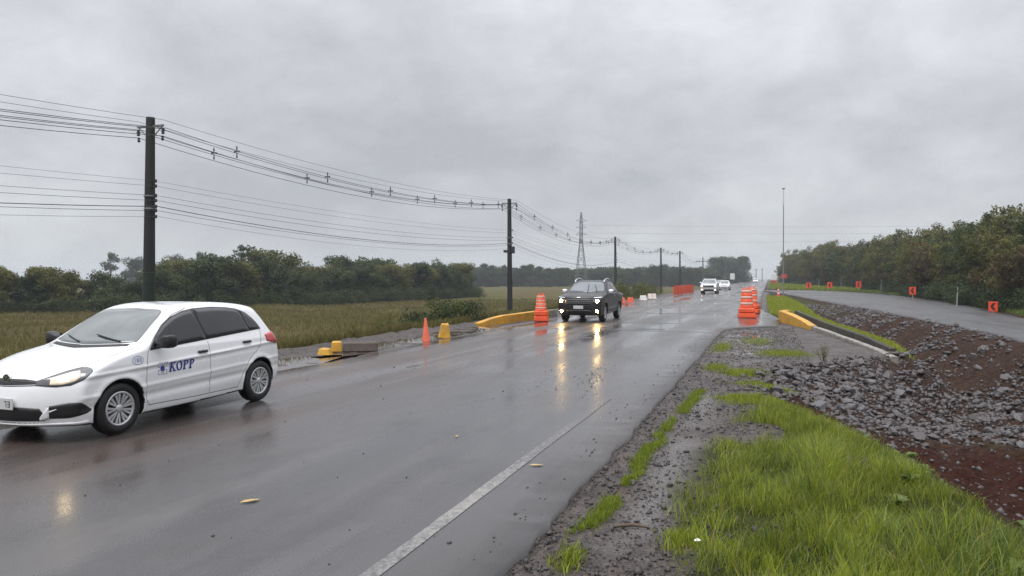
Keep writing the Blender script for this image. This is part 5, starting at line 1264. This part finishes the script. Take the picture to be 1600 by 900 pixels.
for (t, s) in line_pts([(a_ + 2.3, b_ - 1.2) for a_, b_ in LW], 1.0):
    V, F, T = UG[rg.integers(0, 2)]; k = rg.uniform(1.1, 2.1); items.append((V, F, T, t + rg.normal(0, .5), s + rg.normal(0, .5), -1.5, (k, k), rg.uniform(0, 6.3)))
joined('undergrowth', items, M['leaf_dark'], 'dark undergrowth along the field edge of the left woodland', 'undergrowth')
for (t, s, k, i, lab) in ((-12.9, 26.0, 1.0, 1, 'leftmost dark green bush beside the yellow kerb wall'), (-12.4, 27.3, 1.25, 0, 'middle dark green bush beside the yellow kerb wall'), (-11.9, 28.6, 1.05, 1, 'right dark green bush touching the yellow kerb wall'), (-13.4, 24.2, .8, 2, 'small olive bush left of the dark bushes'),
                          (-12.9, 63., .85, 3, 'large dark shrub behind the dark pickup'), (-12.9, 69.0, 1.0, 4, 'large olive shrub under the fourth pole'), (-12.2, 75., .75, 3, 'low shrub left of the orange fence'), (-11.9, 80., .7, 4, 'low shrub behind the orange fence')):
    shrub(i, t, s, k, lab)
for (t, s, k, lab) in ((-11.6, 20.6, .8, 'thin tall weed left of the traffic cone'), (-11.5, 18.9, .55, 'short weed by the mud mound'), (-12.0, 21.9, .9, 'tall weed behind the traffic cone'), (1.15, 17.6, .42, 'small dry weed on the gravel slope near the rocks')):
    shrub(2, t, s, k * .7, lab, None, k * 1.3, None, 'weed')

# ------------------------------------------------------------------ grass, crop, stones
def blades(t, s, h, w, lean, rg_, tint, base=None):
    n = len(t); z = height(t, s) - .012 if base is None else base
    a = rg_.uniform(0, 2 * math.pi, n); u = np.stack([np.cos(a), np.sin(a), 0 * a], 1); b = rg_.uniform(0, 2 * math.pi, n); d = np.stack([np.cos(b), np.sin(b), 0 * b], 1)
    d = d + lean; P = np.stack([t, s, z], 1); up = np.array([0, 0, 1.]); bend = (h * rg_.uniform(.15, .75, n))[:, None]; hh = h[:, None]; ww = w[:, None] / 2
    V = np.stack([P - u * ww, P + u * ww, P + up * hh * .55 + d * bend * .35 + u * ww * .8, P + up * hh * .55 + d * bend * .35 - u * ww * .8, P + up * hh * (1 - .25 * bend / hh) + d * bend], 1).reshape(-1, 3)
    I = np.arange(n)[:, None] * 5
    F4 = I + np.array([0, 1, 2, 3]); F3 = I + np.array([3, 2, 4])
    return V, F4, F3, np.repeat(tint, 5)
def grass_obj(name, t, s, h, w, mat, label, rg_, lean=(0, 0, 0), tint=None, cat='grass'):
    tint = np.clip(rg_.normal(.5, .25, len(t)), 0, 1) if tint is None else tint
    V, F4, F3, T = blades(t, s, h, w, np.array(lean), rg_, tint)
    me = bpy.data.meshes.new(name); n4, n3 = len(F4), len(F3)
    me.vertices.add(len(V)); me.vertices.foreach_set('co', V.astype(np.float32).ravel())
    me.loops.add(n4 * 4 + n3 * 3); me.loops.foreach_set('vertex_index', np.concatenate([F4.ravel(), F3.ravel()]).astype(np.int32))
    me.polygons.add(n4 + n3); me.polygons.foreach_set('loop_start', np.concatenate([np.arange(n4) * 4, n4 * 4 + np.arange(n3) * 3]).astype(np.int32)); me.polygons.foreach_set('loop_total', np.r_[np.full(n4, 4), np.full(n3, 3)].astype(np.int32))
    me.update(calc_edges=True); me.materials.append(mat); a = me.attributes.new('tint', 'FLOAT', 'POINT'); a.data.foreach_set('value', T.astype(np.float32)); me.validate()
    return tag(obj(name, me), label, cat, None, 'stuff')
r2 = np.random.default_rng(5)
# near bank
N_ = 150000; t = r2.uniform(-1.0, 3.2, N_); s = r2.uniform(2.6, 12.5, N_)
gl = np.interp(s, [0, 4.5, 6.2, 8, 9.9, 12], [-.45, -.60, -.72, -.60, -.35, .1]) + .28 * (fbm(s * 2.2, s * 0 + 1.) - .5)
ge = bank_e(s) + .12 + .25 * (fbm(s * 2, s * 0 + 6.) - .5)
n1 = fbm(t * 1.7, s * 1.7); dens = sm(-.05, .75, t - gl + .5 * (n1 - .5)) ** .8 * (1 - sm(-.1, .22, t - ge)) * sm(.22, .5, n1 + .10) * (1 - sm(10.6, 11.8, s + (n1 - .5) * 2))
bare = np.exp(-(((t + .15) / .36) ** 2 + ((s - 9.0) / .75) ** 2)); dens = dens * (1 - .97 * sm(.25, .6, bare + (n1 - .5) * .4))
clod = np.exp(-(((t - .83) / .2) ** 2 + ((s - 7.69) / .22) ** 2)); dens *= 1 - .9 * clod
keep = r2.random(N_) < dens; t, s, n1 = t[keep], s[keep], n1[keep]
clump = fbm(t * 4.2 + 3, s * 4.2)
tuft = sm(.58, .74, fbm(t * 3.1 + 8, s * 3.1 + 2))
h = (.035 + .15 * sm(.3, .75, clump) + .05 * n1 + .13 * tuft) * r2.uniform(.6, 1.3, len(t)) * (.75 + .5 * sm(-.6, .8, t)) * (1 - .45 * sm(-.5, .1, t - bank_e(s)))
darkp = sm(.5, .9, fbm(t * .9 + 2, s * .9) + .25 * sm(.6, 1.6, t)) 
sel = r2.random(len(t)) < .15 + .6 * darkp
tint = np.clip(-.12 + 1.25 * fbm(t * 2.6 + 11, s * 2.6) * (.5 + clump) + r2.normal(0, .2, len(t)), 0, 1)
grass_obj('grass', t[~sel], s[~sel], h[~sel], r2.uniform(.0035, .007, (~sel).sum()), M['grass'], 'bright green grass covering the near right bank', r2, (.1, .1, 0), tint[~sel])
grass_obj('grass', t[sel], s[sel], h[sel] * 1.05, r2.uniform(.005, .010, sel.sum()), M['grass_dark'], 'darker green grass mixed into the near right bank', r2, (.1, .1, 0), tint[sel])
kk_ = r2.random(len(t)) < .05; 
grass_obj('grass', t[kk_], s[kk_], h[kk_] * 1.1, r2.uniform(.003, .006, kk_.sum()), M['straw'], 'dry straw-coloured blades among the near grass', r2, (.1, .1, 0))
# thin strip along the gravel, tufts, island, far verges
N_ = 17000; s = r2.uniform(4.6, 12.4, N_); c0 = np.interp(s, [4.6, 5, 6, 8, 11.7, 12.4], [-1.30, -1.26, -1.20, -1.18, -1.07, -1.02]) + .10 * (fbm(s * 1.6, s * 0 + 3) - .5); t = c0 + r2.normal(0, .04, N_)
kp = r2.random(N_) < sm(.42, .58, fbm(t * 3, s * 2.2) + .01) ; t, s = t[kp], s[kp]
grass_obj('grass', t, s, r2.uniform(.02, .085, len(t)), r2.uniform(.004, .007, len(t)), M['grass'], 'thin strip of grass along the gravel beside the asphalt', r2, (.2, -.3, 0))
T_, S_ = [], []
for (a, b_, ra, rb, n) in ((-.45, 14.9, .35, .5, 2600), (.05, 13.3, .5, .35, 1500), (.35, 19.0, .6, .8, 2200), (-1.15, 20.2, .25, 1.4, 900), (-1.2, 4.6, .1, .2, 250), (-.95, 4.0, .1, .15, 150), (-.55, 5.2, .12, .2, 500), (-.2, 11.6, .5, .5, 2500), (-.35, 22.5, .5, 1.6, 900), (-1.0, 15.6, .25, .6, 700)):
    T_.append(r2.normal(a, ra * .5, n)); S_.append(r2.normal(b_, rb * .5, n))
t = np.concatenate(T_); s = np.concatenate(S_)
grass_obj('grass', t, s, r2.uniform(.03, .11, len(t)), r2.uniform(.006, .012, len(t)), M['grass'], 'scattered small tufts of grass on the gravel verge', r2)
N_ = 70000; s = r2.uniform(20.5, 78, N_); wl_ = np.interp(s, [19, 23, 28, 34, 40, 60, 78], [2.95, 2.75, 2.15, 1.1, .0, -.2, -.2]); t = wl_ + .12 + r2.uniform(0, 1, N_) ** 1.3 * np.interp(s, [19, 24, 34, 42, 60, 78], [.45, .8, 1.3, 2.2, 2.2, 1.6])
kp = (r2.random(N_) < sm(.3, .55, fbm(t * 1.3, s * .8) + .15) * sm(20.5, 25, s)) & (t < by_n(s) - .5); t, s = t[kp], s[kp]
grass_obj('grass', t, s, r2.uniform(.06, .20, len(t)), r2.uniform(.015, .035, len(t)), M['grass'], 'grass island between the highway and the detour road', r2)
N_ = 26000; s = r2.uniform(112, 330, N_); t = r2.uniform(0.2, 12.5, N_); kp = (t > by_f(s) + .4); t, s = t[kp], s[kp]
grass_obj('grass', t, s, r2.uniform(.15, .5, len(t)), r2.uniform(.08, .2, len(t)), M['grass'], 'green grass beyond the end of the detour', r2)
N_ = 24000; s = r2.uniform(20, 125, N_); t = by_f(s) + .5 + r2.uniform(0, 2.2, N_) ; t = np.where(t < 5, 20, t)
grass_obj('grass', t, s, r2.uniform(.1, .38, N_), r2.uniform(.02, .06, N_), M['grass_dark'], 'rough grass at the foot of the right wood', r2)
# left: roadside weeds and the crop field
N_ = 60000; s = r2.uniform(7, 75, N_); t = -11.3 - np.abs(r2.normal(0, 1.6, N_)); kp = r2.random(N_) < sm(.3, .55, fbm(t * .8, s * .5) + .12); t, s = t[kp], s[kp]
grass_obj('grass', t, s, r2.uniform(.12, .42, len(t)), r2.uniform(.012, .03, len(t)), M['crop'], 'rough weeds on the slope below the left shoulder', r2)
N_ = 170000; d = 22 + 85 * r2.uniform(0, 1, N_) ** 1.25; X = r2.uniform(-520, 1050, N_); x = (X - 800) / 1150 * d; t = x * math.cos(YAW) - d * math.sin(YAW); s = x * math.sin(YAW) + d * math.cos(YAW)
wood = np.interp(s, [b_ for a_, b_ in LW], [a_ for a_, b_ in LW])
kp = (t < -13.2) & (t > wood + 1) & (r2.random(N_) < sm(.28, .6, fbm(t * .5, s * .5) + .1)); t, s, d = t[kp], s[kp], d[kp]
grass_obj('crop', t, s, r2.uniform(.12, .40, len(t)), r2.uniform(.02, .05, len(t)) * (d / 40), M['crop'], 'olive and brown crop growth across the left field', r2, cat='crop')
# rocks
def rock_mesh(seed, mat):
    rg_ = np.random.default_rng(seed); import bmesh
    bm = bmesh.new(); bmesh.ops.create_icosphere(bm, subdivisions=1, radius=1)
    sc_ = rg_.uniform(.55, 1.1, 3); cuts = rg_.normal(size=(6, 3)); cuts /= np.linalg.norm(cuts, axis=1)[:, None]
    for v in bm.verts:
        p = np.array(v.co)
        for c in cuts:
            e = p @ c - rg_.uniform(.55, .72)
            if e > 0: p = p - c * e
        v.co = p * sc_ + rg_.normal(0, .04, 3)
    me = bpy.data.meshes.new('rock'); bm.to_mesh(me); bm.free(); me.materials.append(mat); return me
RM = [rock_mesh(100 + i, M['rock'] if i % 4 else M['rock_pale']) for i in range(10)]
def rock_density(t, s):
    e = bank_e(s); bn = by_n(s); n = fbm(t * .7 + 4, s * .7)
    A = np.exp(-(((s - 15.2 - .62 * t) / 2.7) ** 4)) * sm(-.5, .6, t - e - .1) * (1 - sm(bn - 1.4, bn - .2, t))     # rubble bed
    B = 1.3 * np.exp(-(((t - bn + 1.5) / 1.1) ** 2)) * sm(22, 30, s) * (1 - sm(48, 60, s)) * sm(.3, .55, n)         # stones on the detour bank
    C = .16 * sm(.42, .62, n) * (t > e + .2) * (t < bn - .3) * (s < 30) * (s > 14.5)
    return np.clip(A + B + C, 0, 1)
N_ = 56000; t = r2.uniform(-1, 7, N_); s = 6.5 + 49.5 * r2.uniform(0, 1, N_) ** 1.8
kp = r2.random(N_) < rock_density(t, s); t, s = t[kp], s[kp]
size = np.clip(r2.lognormal(-3.02, .50, len(t)), .018, .19); z = height(t, s)
d = s * math.cos(YAW) - t * math.sin(YAW); X = 800 + 1150 * (t * math.cos(YAW) + s * math.sin(YAW)) / np.maximum(d, .1)
vis = np.where((X > 0) & (X < 1600) & (d > 3), size / d, 0); order = np.argsort(-vis)
for i in order[:300]:
    o = obj('rock', RM[int(r2.integers(0, 10))], ground, (t[i], s[i], z[i] + size[i] * .22)); k = size[i]; o.scale = (k * r2.uniform(.8, 1.25), k * r2.uniform(.8, 1.25), k * r2.uniform(.6, .95)); o.rotation_euler = tuple(r2.uniform(-.5, .5, 2)) + (r2.uniform(0, 6.3),)
def scatter(name, idx_t, idx_s, zz, sz, meshes, rg_, parent, label, mats, cat=None):
    VV = []; FF = []; n0 = 0; base = []
    for m in meshes:
        v = np.array([tuple(k.co) for k in m.vertices]); f = np.array([tuple(p.vertices) for p in m.polygons]); base.append((v, f))
    for a, b_, c, k in zip(idx_t, idx_s, zz, sz):
        v, f = base[int(rg_.integers(0, len(base)))]; an = rg_.uniform(0, 6.3); ca, sa = math.cos(an), math.sin(an); q = v * k * rg_.uniform(.7, 1.2, 3)
        VV.append(np.stack([q[:, 0] * ca - q[:, 1] * sa + a, q[:, 0] * sa + q[:, 1] * ca + b_, q[:, 2] + c], 1)); FF.append(f + n0); n0 += len(v)
    o = obj(name, mesh_data(name, np.concatenate(VV), np.concatenate(FF), mats), parent)
    return tag(o, label, cat, None, 'stuff')
rest = order[300:]
scatter('rock_rubble', t[rest], s[rest], z[rest] + size[rest] * .2, size[rest], RM, r2, ground, 'small broken rocks filling the ditch', M['rock'])
PEB = [rock_mesh(200 + i, M['stone']) for i in range(3)]
# gravel on the verges and loose stones on the asphalt
N_ = 30000; s = 3.2 + 26 * r2.uniform(0, 1, N_) ** 1.6; t = r2.uniform(-1.62, .9, N_); mk2 = masks(t, s); kp = r2.random(N_) < (.25 + .75 * mk2['mud']) * sm(.3, .6, fbm(t * 2.5, s * 2.5) + .1); t, s = t[kp], s[kp]; sz = np.clip(r2.lognormal(-4.75, .55, len(t)), .004, .045)
scatter('gravel', t, s, height(t, s) + sz * .3, sz, PEB, r2, None, 'loose gravel scattered on the muddy right verge', M['stone'], 'gravel')
N_ = 2600; t = r2.uniform(.6, 6, N_); s = r2.uniform(7, 22, N_); kp = (t > bank_e(s) + .1); t, s = t[kp], s[kp]; sz = np.clip(r2.lognormal(-3.9, .5, len(t)), .008, .06)
scatter('pebbles', t, s, height(t, s) + sz * .2, sz, RM[:4], r2, None, 'pebbles strewn over the red soil of the ditch', M['rock'], 'pebbles')
T_ = [r2.uniform(-8.5, -1.7, 170), r2.normal(-3.0, .22, 130), r2.normal(-3.6, .25, 40), -1.75 + .1 * r2.normal(size=160)]; S_ = [r2.uniform(3.5, 26, 170), None, None, r2.uniform(3.5, 25, 160)]
S_[1] = 13.2 - 5.2 * (T_[1] + 3.0) + r2.normal(0, .7, 130); S_[2] = 12.0 + r2.normal(0, .9, 40)
t = np.concatenate(T_); s = np.concatenate(S_); kp = (t < -1.62) & (t > -8.6); t, s = t[kp], s[kp]; sz = np.clip(r2.lognormal(-4.75, .5, len(t)), .005, .022)
scatter('road_grit', t, s, np.full(len(t), .003), sz, PEB, r2, None, 'dark grit strewn over the wet asphalt', M['stone'], 'gravel')
# single small things
def leaf(t, s, k, rz, lab, z=.006):
    V = [(-.5, 0, .01), (-.25, .16, .05), (.1, .2, .03), (.5, .04, .015), (.15, -.15, .05), (-.2, -.14, .03), (0, 0, .0)]
    me = mesh_data('fallen_leaf', np.array(V) * k, [(6, 0, 1), (6, 1, 2), (6, 2, 3), (6, 3, 4), (6, 4, 5), (6, 5, 0)], M['dry_leaf'], True)
    tag(obj('fallen_leaf', me, None, (t, s, z), rz), lab, 'leaf')
leaf(-3.89, 4.84, .17, .9, 'curled yellow leaf lying in the middle of the wet lane')
leaf(-2.07, 6.66, .15, .3, 'pale dry leaf on the worn white edge line')
leaf(-3.3, 7.6, .09, 1.9, 'tiny tan leaf farther up the wet lane')
tw_ = MB(); tw_.tube([(-.14, 0, .012), (0, .02, .02), (.12, -.01, .012)], [.012, .014, .008], 6); tw_.tube([(.02, .015, .018), (.07, .06, .02)], [.007, .004], 5)
tag(tw_.build('twig', M['twig'], None, (-.93, 5.35, hz(-.93, 5.35) + .004), .3), 'short brown twig on the pale gravel', 'twig')
lt = MB(); lt.add([(-.02, -.012, 0), (.02, -.016, .008), (.022, .012, .003), (0, .02, .012), (-.022, .01, .004)], [(0, 1, 2, 3, 4)]); tag(lt.build('litter_scrap', M['litter'], None, (-.44, 5.05, hz(-.44, 5.05) + .05)), 'scrap of white litter in the near grass', 'litter')
cl = empty('soil_clod', (.83, 7.69, hz(.83, 7.69)))
for k in range(9):
    o = obj('lump', RM[k], cl, (r2.normal(0, .08), r2.normal(0, .08), .02 + .05 * r2.random())); q = r2.uniform(.04, .09); o.scale = (q, q, q * .8); o.material_slots[0].link = 'OBJECT'; o.material_slots[0].material = M['soil']
tag(cl, 'clump of dark soil dug up in the near grass', 'soil clump')
# broad-leaved weeds on the bank
def broad(seed, n, ln):
    rg_ = np.random.default_rng(seed); V = []; F = []; T = []
    for k in range(n):
        a = rg_.uniform(0, 6.3); l_ = ln * rg_.uniform(.6, 1.2); w = l_ * rg_.uniform(.22, .34); rise = rg_.uniform(.3, .9); ca, sa = math.cos(a), math.sin(a); b0 = len(V)
        for q, ww, zz in ((.08, .15, .1), (.35, .9, .75), (.65, 1, 1.0), (1.0, .05, .8)):
            for sd in (-1, 0, 1): x, y, z_ = l_ * q, sd * w * ww, rise * l_ * zz * .7 + (.015 if sd else 0); V.append((x * ca - y * sa, x * sa + y * ca, z_)); T.append(rg_.uniform(.2, .9))
        for i in range(3):
            for j in range(2): F.append((b0 + i * 3 + j, b0 + i * 3 + j + 1, b0 + i * 3 + j + 4, b0 + i * 3 + j + 3))
    return mesh_data('leaves', np.array(V), F, M['grass_dark'], True, None, {'tint': T})
BL = [broad(300 + i, 14, .11) for i in range(3)]; stm = MB().tube([(0, 0, -.05), (.01, 0, .08)], [.008, .005], 5).data('stem', M['grass_dark'])
WD = ['broad-leaved weed at the top of the red soil cut', 'broad-leaved weed beside the one at the red soil cut', 'leafy weed in the middle of the near bank', 'leafy weed right of the soil clump', 'large leafy weed at the lower right of the bank', 'leafy weed at the right rim of the bank', 'low leafy weed near the bottom of the picture', 'leafy weed between the rim and the large weed']
for i, (t, s, k) in enumerate(((1.30, 8.25, 1.1), (1.42, 7.9, .9), (.95, 6.3, 1.1), (1.15, 7.0, .8), (1.35, 4.9, 1.5), (1.75, 6.1, 1.0), (.75, 4.6, .9), (1.5, 5.6, 1.0))):
    r = empty('weed', (t, s, hz(t, s) + .03), i * 1.3); r.scale = (k,) * 3; obj('leaves', BL[i % 3], r); obj('stem', stm, r); tag(r, WD[i], 'weed')

# ------------------------------------------------------------------ air
hm = bpy.data.materials.new('haze'); hm.use_nodes = True; hn = hm.node_tree; hn.nodes.clear()
ho = hn.nodes.new('ShaderNodeOutputMaterial'); hv = hn.nodes.new('ShaderNodeVolumePrincipled'); hn.links.new(hv.outputs[0], ho.inputs['Volume'])
hv.inputs['Color'].default_value = (.86, .92, .98, 1); hv.inputs['Density'].default_value = .00055; hv.inputs['Anisotropy'].default_value = .1
b = MB(); b.hexa([(-1350, -30, -3.5), (1150, -30, -3.5), (1150, 1450, -3.5), (-1350, 1450, -3.5), (-1350, -30, 28), (1150, -30, 28), (1150, 1450, 28), (-1350, 1450, 28)])
tag(b.build('haze', hm), 'thin rain haze over the whole place', 'haze', None, 'stuff')
